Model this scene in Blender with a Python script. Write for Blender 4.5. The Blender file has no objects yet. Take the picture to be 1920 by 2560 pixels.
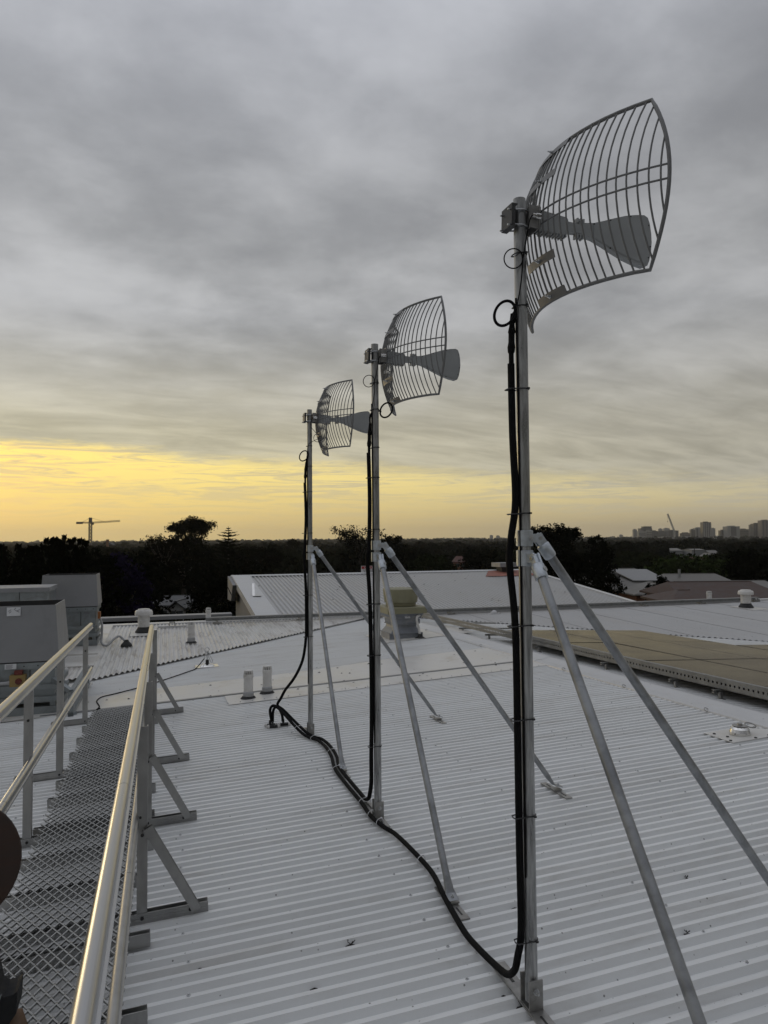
import bpy, math, random
import numpy as np
from mathutils import Vector, Matrix

# ---------------------------------------------------------------- scene, camera, sky, sun, exposure
sc = bpy.context.scene
COL = sc.collection
PI = math.pi
EYE = 10.8                                   # camera height above the ground
cam = bpy.data.cameras.new('camera'); camo = bpy.data.objects.new('camera', cam); COL.objects.link(camo)
cam.sensor_fit = 'VERTICAL'; cam.sensor_height = 36.0; cam.lens = 36.0 * 1785.6 / 2560.0
cam.clip_start = 0.05; cam.clip_end = 30000
camo.matrix_world = (Matrix.Translation((0, 0, EYE)) @ Matrix.Rotation(PI / 2 + math.radians(2.2368), 4, 'X')
                     @ Matrix.Rotation(math.radians(-0.445), 4, 'Z'))
sc.camera = camo

SUN_AZ, SUN_EL = math.radians(-42), math.radians(4.0)     # azimuth from +Y, positive to the right
world = bpy.data.worlds.new('World'); sc.world = world; world.use_nodes = True
wt = world.node_tree; wt.nodes.clear()


class NT:
    """tiny node builder"""
    def __init__(s, t): s.t = t
    def n(s, typ, **kw):
        nd = s.t.nodes.new(typ)
        for k, v in kw.items(): setattr(nd, k, v)
        return nd
    def link(s, a, b): s.t.links.new(a, b)
    def put(s, sock, v):
        if hasattr(v, 'is_output'): s.link(v, sock)
        else: sock.default_value = v
    def m(s, op, a, b=0.0, c=None, clamp=False):
        nd = s.n('ShaderNodeMath', operation=op, use_clamp=clamp)
        s.put(nd.inputs[0], a); s.put(nd.inputs[1], b)
        if c is not None: s.put(nd.inputs[2], c)
        return nd.outputs[0]
    def ss(s, x, lo, hi):
        nd = s.n('ShaderNodeMapRange', interpolation_type='SMOOTHSTEP')
        s.put(nd.inputs['Value'], x); s.put(nd.inputs['From Min'], lo); s.put(nd.inputs['From Max'], hi)
        return nd.outputs[0]
    def mix(s, f, a, b, blend='MIX'):
        nd = s.n('ShaderNodeMix', data_type='RGBA', blend_type=blend)
        s.put(nd.inputs[0], f)
        s.put(nd.inputs[6], a if hasattr(a, 'is_output') else (*a, 1)); s.put(nd.inputs[7], b if hasattr(b, 'is_output') else (*b, 1))
        return nd.outputs[2]
    def noise(s, vec, scale, detail=4, rough=.55, dist=0.0):
        nd = s.n('ShaderNodeTexNoise'); s.link(vec, nd.inputs['Vector'])
        nd.inputs['Scale'].default_value = scale; nd.inputs['Detail'].default_value = detail
        nd.inputs['Roughness'].default_value = rough; nd.inputs['Distortion'].default_value = dist
        return nd.outputs['Fac']
    def comb(s, x, y, z):
        nd = s.n('ShaderNodeCombineXYZ')
        for i, v in enumerate((x, y, z)): s.put(nd.inputs[i], v)
        return nd.outputs[0]
    def scale(s, col, f):
        nd = s.n('ShaderNodeVectorMath', operation='SCALE'); s.link(col, nd.inputs[0]); s.put(nd.inputs['Scale'], f)
        return nd.outputs[0]


def build_sky():
    g = NT(wt)
    tc = g.n('ShaderNodeTexCoord'); sep = g.n('ShaderNodeSeparateXYZ'); g.link(tc.outputs['Generated'], sep.inputs[0])
    x, y, z = sep.outputs
    sx, sy = math.sin(SUN_AZ), math.cos(SUN_AZ)
    hl = g.m('SQRT', g.m('ADD', g.m('MULTIPLY', x, x), g.m('MULTIPLY', y, y)))
    d = g.m('DIVIDE', g.m('ADD', g.m('MULTIPLY', x, sx), g.m('MULTIPLY', y, sy)), g.m('MAXIMUM', hl, 1e-4))
    dp = g.m('MAXIMUM', d, 0.0); dp2 = g.m('MULTIPLY', dp, dp)
    zc = g.m('MAXIMUM', z, 0.0)
    # cloud deck seen from below: project the direction on a flat layer
    k = g.m('ADD', zc, 0.16)
    P = g.comb(g.m('DIVIDE', x, k), g.m('DIVIDE', y, k), 0.0)
    n1 = g.noise(P, 1.35, 2, .5, 0.0); n2 = g.noise(P, 3.4, 8, .57, .10)
    Pr = g.comb(g.m('DIVIDE', g.m('ADD', g.m('MULTIPLY', x, .35), g.m('MULTIPLY', y, .2)), k), g.m('DIVIDE', g.m('SUBTRACT', g.m('MULTIPLY', y, 1.0), g.m('MULTIPLY', x, .45)), k), 3.0)
    n3 = g.noise(Pr, 5.5, 5, .6, .4)
    # lower edge of the deck
    az = g.comb(g.m('MULTIPLY', x, 1.0), g.m('MULTIPLY', y, 1.0), g.m('MULTIPLY', z, 6.0))
    ne = g.noise(az, 6.0, 8, .68)
    edge = g.m('ADD', g.m('ADD', .070, g.m('MULTIPLY', dp2, .062)), g.m('MULTIPLY', g.m('SUBTRACT', ne, .5), .046))
    soft = g.m('ADD', .010, g.m('MULTIPLY', g.m('SUBTRACT', 1.0, dp2), .030))
    deck = g.ss(z, g.m('SUBTRACT', edge, soft), g.m('ADD', edge, g.m('MULTIPLY', soft, .5)))
    # clear band under it, lit by the low sun
    glow = g.m('POWER', dp, 1.95)
    low = g.mix(glow, (.33, .298, .245), (.98, .72, .26))
    high = g.mix(glow, (.62, .56, .39), (1.27, 1.0, .28))
    up = g.ss(g.m('DIVIDE', z, g.m('MAXIMUM', edge, .01)), .05, .95)
    clear = g.mix(up, low, high)
    wv = g.comb(g.m('MULTIPLY', x, 2.4), g.m('MULTIPLY', y, 2.4), g.m('MULTIPLY', z, 34.0))
    wisp = g.noise(wv, 3.4, 9, .70, 1.2)
    wf = g.m('MULTIPLY', g.ss(wisp, .45, .62), g.m('ADD', .10, g.m('MULTIPLY', up, .80)))
    clear = g.mix(wf, clear, g.mix(glow, (.46, .44, .385), (.72, .62, .36)))
    nis = g.n('ShaderNodeTexSky', sky_type='NISHITA'); nis.sun_disc = False
    nis.sun_elevation = SUN_EL; nis.sun_rotation = SUN_AZ; nis.dust_density = 3.0; nis.air_density = 1.5
    clear = g.mix(.10, clear, g.scale(nis.outputs[0], 0.10))
    # deck colour
    t = g.m('ADD', g.m('MULTIPLY', n1, .60), g.m('MULTIPLY', n2, .40))
    tt = g.ss(t, .36, .66)
    grey = g.mix(tt, (.315, .322, .334), (.56, .566, .578))
    cool = g.ss(z, .30, .66)
    grey = g.mix(g.m('MULTIPLY', cool, .7), grey, g.mix(tt, (.325, .340, .385), (.475, .495, .55)))
    warm = g.m('SUBTRACT', 1.0, g.ss(z, .09, .31))
    wcol = g.mix(g.m('POWER', dp, 1.2), (.47, .45, .39), (.64, .58, .39))
    ra = g.m('SUBTRACT', .30, g.m('MULTIPLY', g.ss(z, .10, .32), .23))
    rip = g.m('ADD', g.m('SUBTRACT', 1.0, g.m('MULTIPLY', ra, .58)), g.m('MULTIPLY', g.ss(n3, .28, .74), ra))
    deckc = g.scale(g.mix(g.m('MULTIPLY', warm, .92), grey, wcol), g.mix(1.0, (1, 1, 1), (1, 1, 1)))
    deckc = g.scale(deckc, rip)
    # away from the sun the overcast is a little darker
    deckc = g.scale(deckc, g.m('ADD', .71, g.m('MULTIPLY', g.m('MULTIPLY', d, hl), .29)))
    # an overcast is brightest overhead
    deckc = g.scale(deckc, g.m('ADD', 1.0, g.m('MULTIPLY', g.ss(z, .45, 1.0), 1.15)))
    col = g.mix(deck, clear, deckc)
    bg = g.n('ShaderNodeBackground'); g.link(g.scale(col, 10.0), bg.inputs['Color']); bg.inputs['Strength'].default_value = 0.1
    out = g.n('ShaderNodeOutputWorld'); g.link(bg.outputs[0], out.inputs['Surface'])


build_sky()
sunl = bpy.data.lights.new('sun', 'SUN'); sunl.energy = 0.22; sunl.angle = math.radians(12); sunl.color = (1.0, .80, .50)
suno = bpy.data.objects.new('sun', sunl); COL.objects.link(suno)
sdir = Vector((math.sin(SUN_AZ) * math.cos(SUN_EL), math.cos(SUN_AZ) * math.cos(SUN_EL), math.sin(SUN_EL)))
suno.rotation_euler = (-sdir).to_track_quat('-Z', 'Y').to_euler()
sc.view_settings.view_transform = 'Standard'; sc.view_settings.look = 'None'
sc.view_settings.exposure = 0.0; sc.view_settings.gamma = 1.0; sc.view_settings.use_curve_mapping = False
sc.cycles.use_denoising = True
sc.cycles.max_bounces = 6; sc.cycles.diffuse_bounces = 3; sc.cycles.glossy_bounces = 3; sc.cycles.volume_bounces = 0
sc.cycles.sample_clamp_indirect = 4.0

# ---------------------------------------------------------------- frame of the building roof
YAW = 0.29865
O = Vector((0.552, 2.8125, EYE - 1.7977))     # foot of the nearest mast
SU, SV = 0.0445, -0.0183                      # fall of the main roof along and across its ribs
RIDGE = 3.93


def R1(a, b): return SU * a + SV * b
def R6(a, b): return SU * (2 * RIDGE - a) + SV * b
def R3(a, b): return -0.521 + 0.0305 * b
def R5(a, b): return -0.136 + 0.107 * (b - 14.967)


# ---------------------------------------------------------------- materials
MATS = {}


def mat(name, base, rough=.5, metal=0.0, var=.15, vscale=6.0, stretch=None, rot=0.0, bump=0.0, bscale=40.0,
        stain=None, stain_amt=0.0, stain_scale=2.0, spots=0.0, coat=0.0, spec=.5, rvar=.1, local=False, spot_scale=26.0):
    if name in MATS: return MATS[name]
    m = bpy.data.materials.new(name); m.use_nodes = True
    t = m.node_tree; t.nodes.clear(); g = NT(t)
    out = g.n('ShaderNodeOutputMaterial'); p = g.n('ShaderNodeBsdfPrincipled'); g.link(p.outputs[0], out.inputs[0])
    if local: src = g.n('ShaderNodeTexCoord').outputs['Object']
    else: src = g.n('ShaderNodeNewGeometry').outputs['Position']
    mp = g.n('ShaderNodeMapping'); g.link(src, mp.inputs['Vector'])
    rr = g.n('ShaderNodeMapping'); g.link(src, rr.inputs['Vector']); rr.inputs['Rotation'].default_value = (0, 0, -rot)
    g.link(rr.outputs[0], mp.inputs['Vector'])
    if stretch: mp.inputs['Scale'].default_value = stretch
    v = mp.outputs[0]
    n = g.noise(v, vscale, 6, .6, .3)
    f = g.ss(n, .3, .7)
    lo = tuple(c * (1 - var) for c in base); hi = tuple(min(1, c * (1 + var)) for c in base)
    col = g.mix(f, lo, hi)
    if stain:
        ns = g.noise(v, stain_scale, 7, .68, .5)
        col = g.mix(g.m('MULTIPLY', g.ss(ns, .48, .72), stain_amt), col, stain)
    if spots:
        vo = g.n('ShaderNodeTexVoronoi', feature='F1'); g.link(rr.outputs[0], vo.inputs['Vector']); vo.inputs['Scale'].default_value = spot_scale
        sp = g.m('SUBTRACT', 1.0, g.ss(vo.outputs['Distance'], .06, .16))
        pick = g.noise(rr.outputs[0], spot_scale * .9, 2, .5)
        col = g.mix(g.m('MULTIPLY', g.m('MULTIPLY', sp, g.ss(pick, .56, .60)), spots), col, (.06, .055, .05))
    g.link(col, p.inputs['Base Color'])
    p.inputs['Metallic'].default_value = metal
    r = g.m('ADD', rough - rvar, g.m('MULTIPLY', f, 2 * rvar), clamp=True)
    g.link(r, p.inputs['Roughness'])
    p.inputs['Specular IOR Level'].default_value = spec
    if coat: p.inputs['Coat Weight'].default_value = coat; p.inputs['Coat Roughness'].default_value = .08
    if bump:
        nb = g.noise(v, bscale, 4, .6)
        bp = g.n('ShaderNodeBump'); bp.inputs['Strength'].default_value = bump; bp.inputs['Distance'].default_value = .004
        g.link(nb, bp.inputs['Height']); g.link(bp.outputs[0], p.inputs['Normal'])
    MATS[name] = m
    return m


M_ROOF = mat('roof_paint', (.69, .70, .70), .40, var=.05, vscale=1.3, stretch=(.35, 2.2, 1), rot=YAW, stain=(.46, .44, .41), stain_amt=.45, stain_scale=3.2, spots=.8)
M_CORR = mat('corrugated_paint', (.55, .545, .53), .42, var=.10, vscale=3.0, stretch=(3.0, .5, 1), rot=YAW, stain=(.20, .175, .15), stain_amt=.75, stain_scale=2.2)
M_BACK = mat('back_roof_paint', (.42, .42, .418), .42, var=.05, vscale=1.0, stretch=(2.0, .5, 1), rot=YAW, stain=(.38, .34, .30), stain_amt=.25, stain_scale=.8, spots=.6, spot_scale=9.0)
M_FLASH = mat('flashing_metal', (.57, .56, .535), .38, var=.07, vscale=1.6, stain=(.40, .35, .27), stain_amt=.55, stain_scale=1.5, spots=.9, spot_scale=9.0, rot=YAW)
M_CAP = mat('ridge_paint', (.51, .515, .52), .40, var=.04, vscale=2.0, stain=(.42, .40, .37), stain_amt=.3, stain_scale=3.0, spots=.7, spot_scale=14.0)
M_WALL = mat('wall_panel', (.20, .20, .205), .6, var=.05, vscale=1.5)
M_RUST = mat('rusty_flashing', (.26, .10, .07), .7, var=.3, vscale=5.0)
M_POLE = mat('galvanised_pole', (.34, .345, .345), .38, .75, var=.48, vscale=11.0, stretch=(3, 3, .35), rvar=.14, local=True, bump=.15, bscale=60)
M_BRACE = mat('galvanised_brace', (.29, .30, .312), .42, .75, var=.26, vscale=11.0, rvar=.12, bump=.2, bscale=50)
M_CLAMP = mat('galvanised_clamp', (.52, .56, .60), .40, .70, var=.15, vscale=30.0, bump=.25, bscale=120)
M_PLATE = mat('steel_plate', (.30, .295, .285), .42, .8, var=.22, vscale=18.0)
M_DPLATE = mat('dark_plate', (.05, .05, .05), .5, .3, var=.2)
M_BOLT = mat('steel_bolt', (.50, .51, .52), .35, .9, var=.1)
M_DARKBOLT = mat('dark_bolt', (.02, .02, .02), .5, var=.1)
M_ALU = mat('aluminium_rail', (.47, .475, .485), .29, 1.0, var=.04, vscale=3.0, stretch=(1, .2, 1), rot=YAW, rvar=.02)
M_ALUP = mat('aluminium_post', (.36, .36, .355), .42, .9, var=.16, vscale=7.0, stretch=(1, 1, .5), rvar=.08)
M_MESH = mat('expanded_metal', (.34, .34, .33), .45, .8, var=.12, vscale=10.0)
M_GRID = mat('grey_powder_coat', (.165, .167, .168), .5, var=.05, vscale=12.0)
M_HORN = mat('grey_plastic', (.31, .322, .325), .45, var=.06, vscale=8.0)
M_BLACK = mat('black_rubber', (.006, .006, .0065), .75, var=.2, vscale=20.0, spec=.12)
M_TIE = mat('black_plastic', (.015, .015, .016), .35, var=.1)
M_PVC = mat('white_pvc', (.62, .61, .59), .45, var=.06, vscale=8.0, stain=(.33, .30, .25), stain_amt=.6, stain_scale=9.0)
M_PVCG = mat('grey_pvc', (.34, .345, .35), .5, var=.06, vscale=8.0)
M_BOOT = mat('black_sealant', (.018, .018, .018), .7, var=.3, vscale=20)
M_HOOD = mat('grey_sheet_metal', (.245, .25, .26), .5, .15, var=.05, vscale=2.0, stain=(.17, .17, .17), stain_amt=.3, stain_scale=3.0)
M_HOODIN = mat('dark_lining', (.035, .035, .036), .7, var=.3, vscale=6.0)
M_CABINET = mat('galvanised_cabinet', (.24, .265, .275), .45, .45, var=.15, vscale=3.0, stain=(.14, .13, .12), stain_amt=.5, stain_scale=4.0)
M_DUCT = mat('galvanised_duct', (.22, .235, .26), .5, .4, var=.2, vscale=4.0, stain=(.42, .41, .38), stain_amt=.5, stain_scale=3.0)
M_COWL = mat('olive_cowl', (.225, .215, .135), .5, var=.07, vscale=4.0)
M_STICK = mat('paper_label', (.62, .63, .65), .5, var=.04)
M_INK = mat('label_ink', (.20, .20, .22), .5, var=.1)
M_YEL = mat('yellow_plastic', (.27, .185, .06), .45, var=.06)
M_RED = mat('red_plastic', (.13, .022, .014), .4, var=.08)
M_ORANGE = mat('orange_plastic', (.30, .11, .03), .45, var=.08)
M_SIGNW = mat('sign_white', (.62, .62, .62), .5, var=.03)
M_SIGNR = mat('sign_red', (.30, .03, .035), .5, var=.05)
M_TRAY = mat('galvanised_tray', (.22, .225, .225), .48, .6, var=.18, vscale=6.0)
M_GLASS = mat('solar_glass', (.058, .047, .040), .17, var=.12, vscale=1.2, rvar=.03, spec=.012)
M_PFRAME = mat('panel_frame', (.045, .04, .036), .4, .3, var=.1)
M_SHINY = mat('polished_steel', (.70, .69, .67), .16, 1.0, var=.05, rvar=.04)
M_DRUM = mat('brown_plywood', (.026, .0105, .0045), .6, var=.25, vscale=3.0, stretch=(1, 1, 14), local=True)
M_BAGB = mat('black_fabric', (.010, .011, .013), .8, var=.3, vscale=40)
M_BAGT = mat('tan_leather', (.13, .075, .042), .7, var=.15, vscale=12)
M_BAGG = mat('grey_fabric', (.22, .24, .24), .8, var=.12, vscale=30)
M_GROUND = mat('dark_grass', (.010, .012, .007), .9, var=.4, spec=.0, vscale=.02)
M_BARK = mat('bark', (.035, .028, .022), .85, var=.3, vscale=3.0)
M_TREEHOUSE = {}
M_LITTER = mat('dry_litter', (.018, .016, .014), .8, var=.5, vscale=60)
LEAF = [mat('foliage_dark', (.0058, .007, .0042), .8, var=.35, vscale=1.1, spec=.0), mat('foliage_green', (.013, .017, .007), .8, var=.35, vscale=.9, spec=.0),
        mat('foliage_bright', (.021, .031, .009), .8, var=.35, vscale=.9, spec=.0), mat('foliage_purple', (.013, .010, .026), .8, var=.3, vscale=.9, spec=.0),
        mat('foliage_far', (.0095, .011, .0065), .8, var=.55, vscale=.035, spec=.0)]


# ---------------------------------------------------------------- mesh builder
class MB:
    def __init__(s, off=(0, 0, 0)): s.v = []; s.f = []; s.sm = []; s.off = Vector(off)
    def add(s, vs, fs, smooth=False):
        k = len(s.v); s.v += [tuple(v) for v in vs]
        for f in fs: s.f.append(tuple(i + k for i in f)); s.sm.append(smooth)
    def box(s, c, d, rot=None):
        hx, hy, hz = d[0] / 2, d[1] / 2, d[2] / 2; c = Vector(c)
        vs = [Vector((x, y, z)) for x in (-hx, hx) for y in (-hy, hy) for z in (-hz, hz)]
        if rot is not None: vs = [rot @ v for v in vs]
        s.add([c + v for v in vs], [(0, 1, 3, 2), (4, 6, 7, 5), (0, 4, 5, 1), (2, 3, 7, 6), (0, 2, 6, 4), (1, 5, 7, 3)])
    def bb(s, x0, x1, y0, y1, z0, z1): s.box(((x0 + x1) / 2, (y0 + y1) / 2, (z0 + z1) / 2), (x1 - x0, y1 - y0, z1 - z0))
    def bar(s, p, q, w, h, up=(0, 0, 1)):
        p, q = Vector(p), Vector(q); d = (q - p); L = d.length; d.normalize(); up = Vector(up)
        sd = d.cross(up); sd = sd.normalized() if sd.length > 1e-6 else Vector((1, 0, 0)); u2 = sd.cross(d)
        s.box((p + q) / 2, (L, w, h), Matrix((d, sd, u2)).transposed())
    def tube(s, pts, r, n=10, caps=True, closed=False, flat=None):
        pts = [Vector(p) for p in pts]; N = len(pts)
        rs = r if isinstance(r, (list, tuple)) else [r] * N
        ts = []
        for i in range(N):
            if closed: t = pts[(i + 1) % N] - pts[i - 1]
            else: t = pts[min(i + 1, N - 1)] - pts[max(i - 1, 0)]
            ts.append(t.normalized())
        ref = Vector((0, 0, 1)) if abs(ts[0].z) < .9 else Vector((1, 0, 0))
        nrm = (ref - ts[0] * ref.dot(ts[0])).normalized(); vs = []
        for i in range(N):
            nrm = (nrm - ts[i] * nrm.dot(ts[i])); nrm.normalize(); bi = ts[i].cross(nrm)
            for k in range(n):
                a = 2 * PI * k / n
                vs.append(pts[i] + (nrm * math.cos(a) + bi * math.sin(a)) * rs[i])
        fs = []
        for i in range(N if closed else N - 1):
            j = (i + 1) % N
            for k in range(n): fs.append((i * n + k, i * n + (k + 1) % n, j * n + (k + 1) % n, j * n + k))
        s.add(vs, fs, True)
        if caps and not closed:
            s.add(vs[:n], [tuple(reversed(range(n)))]); s.add(vs[-n:], [tuple(range(n))])
    def lathe(s, prof, c=(0, 0, 0), n=20, axis=None, smooth=True):
        c = Vector(c); M = Matrix.Identity(3)
        if axis is not None: M = Vector((0, 0, 1)).rotation_difference(Vector(axis).normalized()).to_matrix()
        for (r0, z0), (r1, z1) in zip(prof[:-1], prof[1:]):
            vs = []
            for r, z in ((r0, z0), (r1, z1)):
                for k in range(n): vs.append(c + M @ Vector((r * math.cos(2 * PI * k / n), r * math.sin(2 * PI * k / n), z)))
            s.add(vs, [(k, (k + 1) % n, n + (k + 1) % n, n + k) for k in range(n)], smooth)
    def cyl(s, p, q, r, n=12): s.tube([p, q], r, n)
    def prism(s, poly, vec, smooth=False):
        n = len(poly); vec = Vector(vec); a = [Vector(p) for p in poly]; b = [p + vec for p in a]
        s.add(a, [tuple(range(n))]); s.add(b, [tuple(reversed(range(n)))])
        s.add(a + b, [(k, (k + 1) % n, n + (k + 1) % n, n + k) for k in range(n)], smooth)
    def quad(s, *p): s.add(p, [tuple(range(len(p)))])
    def mesh(s, name, m):
        me = bpy.data.meshes.new(name)
        o = s.off
        me.from_pydata([(v[0] - o.x, v[1] - o.y, v[2] - o.z) for v in s.v], [], s.f)
        me.polygons.foreach_set('use_smooth', s.sm)
        me.materials.append(m); me.update()
        return me
    def build(s, name, m, parent=None):
        o = bpy.data.objects.new(name, s.mesh(name, m)); COL.objects.link(o)
        if parent is not None: o.parent = parent
        return o


def tag(o, label, cat, group=None):
    o['label'] = label; o['category'] = cat
    if group: o['group'] = group
    return o


def empty(name, label, cat, group=None):
    o = bpy.data.objects.new(name, None); COL.objects.link(o); o.empty_display_size = .2
    return tag(o, label, cat, group)


def W(a, b, h): return O + Vector((a * math.cos(YAW) - b * math.sin(YAW), a * math.sin(YAW) + b * math.cos(YAW), h))


def thing(name, label, cat, a, b, h, group=None):
    """Empty standing on the roof; its parts are written in roof coordinates through part(t)"""
    o = empty(name, label, cat, group); o.location = W(a, b, h); o.rotation_euler = (0, 0, YAW); o['o'] = (a, b, h)
    return o


def mb(t): return MB(tuple(t['o']))


def solo(name, label, cat, m, B, a, b, h, group=None):
    """a roof thing that is one mesh"""
    B.off = Vector((a, b, h)); o = B.build(name, m); o.location = W(a, b, h); o.rotation_euler = (0, 0, YAW)
    return tag(o, label, cat, group)


def stuff(o): o['kind'] = 'stuff'; return o
def structure(o): o['kind'] = 'structure'; return o


def copy_tree(o, parent=None):
    c = o.copy(); COL.objects.link(c)
    if parent is not None: c.parent = parent
    for ch in list(o.children): copy_tree(ch, c)
    return c


def np_mesh(name, V, F, m, smooth=False):
    me = bpy.data.meshes.new(name); k = F.shape[1]
    me.vertices.add(len(V)); me.vertices.foreach_set('co', np.asarray(V, np.float32).ravel())
    me.loops.add(F.size); me.loops.foreach_set('vertex_index', F.astype(np.int32).ravel())
    me.polygons.add(len(F)); me.polygons.foreach_set('loop_start', np.arange(0, F.size, k, dtype=np.int32))
    me.polygons.foreach_set('loop_total', np.full(len(F), k, np.int32))
    me.update(calc_edges=True); me.materials.append(m)
    return me


# ---------------------------------------------------------------- ground
def make_ground():
    V, F = [], []; rng = np.random.RandomState(3)
    rad = [0, 30, 60, 120, 240, 480, 900, 1600, 2600, 4000, 5600]; na = 72
    for i, r in enumerate(rad):
        for k in range(na):
            a = 2 * PI * k / na
            V.append((r * math.sin(a), r * math.cos(a), (0.0 if r < 500 else rng.uniform(-.8, .8)) + min(max(r - 1100, 0), 2600) * .0042))
    for i in range(len(rad) - 1):
        for k in range(na): F.append((i * na + k, (i + 1) * na + k, (i + 1) * na + (k + 1) % na, i * na + (k + 1) % na))
    me = np_mesh('ground', np.array(V), np.array(F), M_GROUND)
    o = bpy.data.objects.new('ground', me); COL.objects.link(o); structure(o)


make_ground()

# ---------------------------------------------------------------- the building under the camera
bld = thing('building', 'low metal-roofed building filling the foreground under masts and walkway', 'building', 0, 0, 0)
PITCH = .0838


def rib_profile(n, pitch, h):
    pts = []; k = pitch / .0838
    for i in range(n):
        y = i * pitch
        pts += [(y, -h), (y + .030 * k, -h), (y + .0445 * k, 0), (y + .0690 * k, 0)]
    pts.append((n * pitch, -h))
    return pts


def corr_profile(n, pitch, h, seg=8):
    return [(i * pitch / seg, -h / 2 + h / 2 * math.cos(2 * PI * i / seg)) for i in range(n * seg + 1)]


def slab(name, parent, pts, t, m):
    B = MB(); B.prism([(p[0], p[1], p[2] - .06) for p in pts], (0, 0, -t)); return B.build(name, m, parent)


# main slope, ribs run along a
main = slab('roof_slope', bld, [(-9, -6, R1(-9, -6)), (RIDGE, -6, R1(RIDGE, -6)), (RIDGE, 14.6, R1(RIDGE, 14.6)), (-9, 14.6, R1(-9, 14.6))], .15, M_WALL)
far = slab('roof_slope', bld, [(RIDGE + .01, -6, R1(RIDGE, -6)), (17, -6, R6(17, -6)), (17, 14.6, R6(17, 14.6)), (RIDGE + .01, 14.6, R1(RIDGE, 14.6))], .15, M_WALL)


def rib_sheets(parent, a0, a1, b0, b1, fn, m, n=8):
    prof = rib_profile(n, PITCH, .029); w = n * PITCH
    B = MB(); vs = []
    for y, z in prof: vs += [(a0, y, fn(a0, y) + z), (a1, y, fn(a1, y) + z)]
    B.add(vs, [(2 * i, 2 * i + 1, 2 * i + 3, 2 * i + 2) for i in range(len(prof) - 1)])
    me = B.mesh('roof_sheet', m); k = 0
    bb = b0
    while bb < b1:
        o = bpy.data.objects.new('roof_sheet', me); COL.objects.link(o); o.parent = parent
        o.location = (0, bb, fn(0, bb) - fn(0, 0) + .0018 * (k % 2)); bb += w; k += 1


rib_sheets(main, -9.0, 3.80, -5.0, 14.5, R1, M_ROOF)
rib_sheets(far, 4.06, 17.0, -5.0, 14.4, R6, M_ROOF)


def lowedge(a): return 8.94 + .908 * (a + 2.43) if a < 3.75 else max(14.55 - .95 * (a - 3.80), 1.0)


corr = slab('roof_slope', bld, [(-2.4, 12.0, R3(0, 12.0) - .10), (17, 12.0, R3(0, 12.0) - .10), (17, 14.55, R3(0, 14.55) - .10), (-2.4, 14.55, R3(0, 14.55) - .10)], .1, M_WALL)


def corr_sheets(parent, a0, a1, top, m):
    aa = a0; w = 10 * .0765; i = 0
    prof = corr_profile(10, .0765, .030)
    while aa < a1:
        B = MB(); vs = []; lift = .004 * (i % 2)
        for x, z in prof:
            a = aa + x; lo = min(lowedge(a), top - .02); lo2 = lo
            if a < -2.05: lo2 = lo
            vs += [(a, lo2, R3(a, lo2) + .022 + z + lift), (a, top, R3(a, top) + .022 + z + lift)]
        B.add(vs, [(2 * k, 2 * k + 2, 2 * k + 3, 2 * k + 1) for k in range(len(prof) - 1)], True)
        o = B.build('roof_sheet', m, parent)
        aa += w - .002; i += 1


corr_sheets(corr, -2.43, 3.60, 14.45, M_CORR)
corr_sheets(corr, 3.62, 16.5, 14.30, M_BACK)
# short piece of corrugated sheet left of the plant platform
B = MB(); vs = []
for x, z in corr_profile(7, .0765, .020): vs += [(-2.99 + x, 9.0 + .9 * (x - .3) * .6, R3(0, 9.1) + .03 + z), (-2.99 + x, 9.92, R3(0, 9.92) + .03 + z)]
B.add(vs, [(2 * k, 2 * k + 2, 2 * k + 3, 2 * k + 1) for k in range(len(vs) // 2 - 1)], True)
B.build('roof_sheet', M_CORR, corr)
# flat flashings on the ribs
def sheet_patch(name, pts, m, lift=.006, t=.004):
    B = MB(); B.prism([(a, b, R1(a, b) + lift) for a, b in pts], (0, 0, -t)); return B.build(name, m, bld)


sheet_patch('flashing', [(-2.72, 6.72), (0, 6.79), (3.70, 6.84), (3.70, 8.24), (2.0, 8.17), (.8, 7.90), (-1.0, 7.78), (-2.72, 7.70)], M_FLASH, .007)
sheet_patch('flashing', [(-.62, 6.16), (3.72, 6.30), (3.72, 6.78), (-.62, 6.72)], M_FLASH, .006)
sheet_patch('flashing', [(2.45, 9.86), (4.35, 10.2), (4.35, 11.6), (2.45, 11.2)], M_FLASH, .009)
B = MB(); B.bb(-2.74, 3.70, 6.735, 6.80, -.01, .012)
for i, (x, y, z) in enumerate(B.v): B.v[i] = (x, y + .02 * x / 3.7, z + R1(x, y))
B.build('flashing', M_TRAY, bld)
B = MB(); B.prism([(-3.95, 9.93, R3(0, 9.93) + .035), (-2.43, 9.93, R3(0, 9.93) + .035), (-2.43, 14.45, R3(0, 14.45) + .035), (-3.95, 14.45, R3(0, 14.45) + .035)], (0, 0, -.03)); B.build('flashing', M_FLASH, bld)
B = MB(); B.bb(-3.95, -2.45, 10.9, 10.93, R3(0, 10.9) + .03, R3(0, 10.9) + .06); B.build('flashing', M_FLASH, bld)
B = MB(); B.prism([(-5.2, 6.3, R1(-4, 6.3) + .01), (-2.35, 6.75, R1(-2.5, 6.7) + .008), (-2.35, 8.9, R1(-2.5, 8.9) + .008), (-5.2, 8.9, R1(-4, 8.9) + .01)], (0, 0, -.006)); B.build('flashing', M_FLASH, bld)

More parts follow.
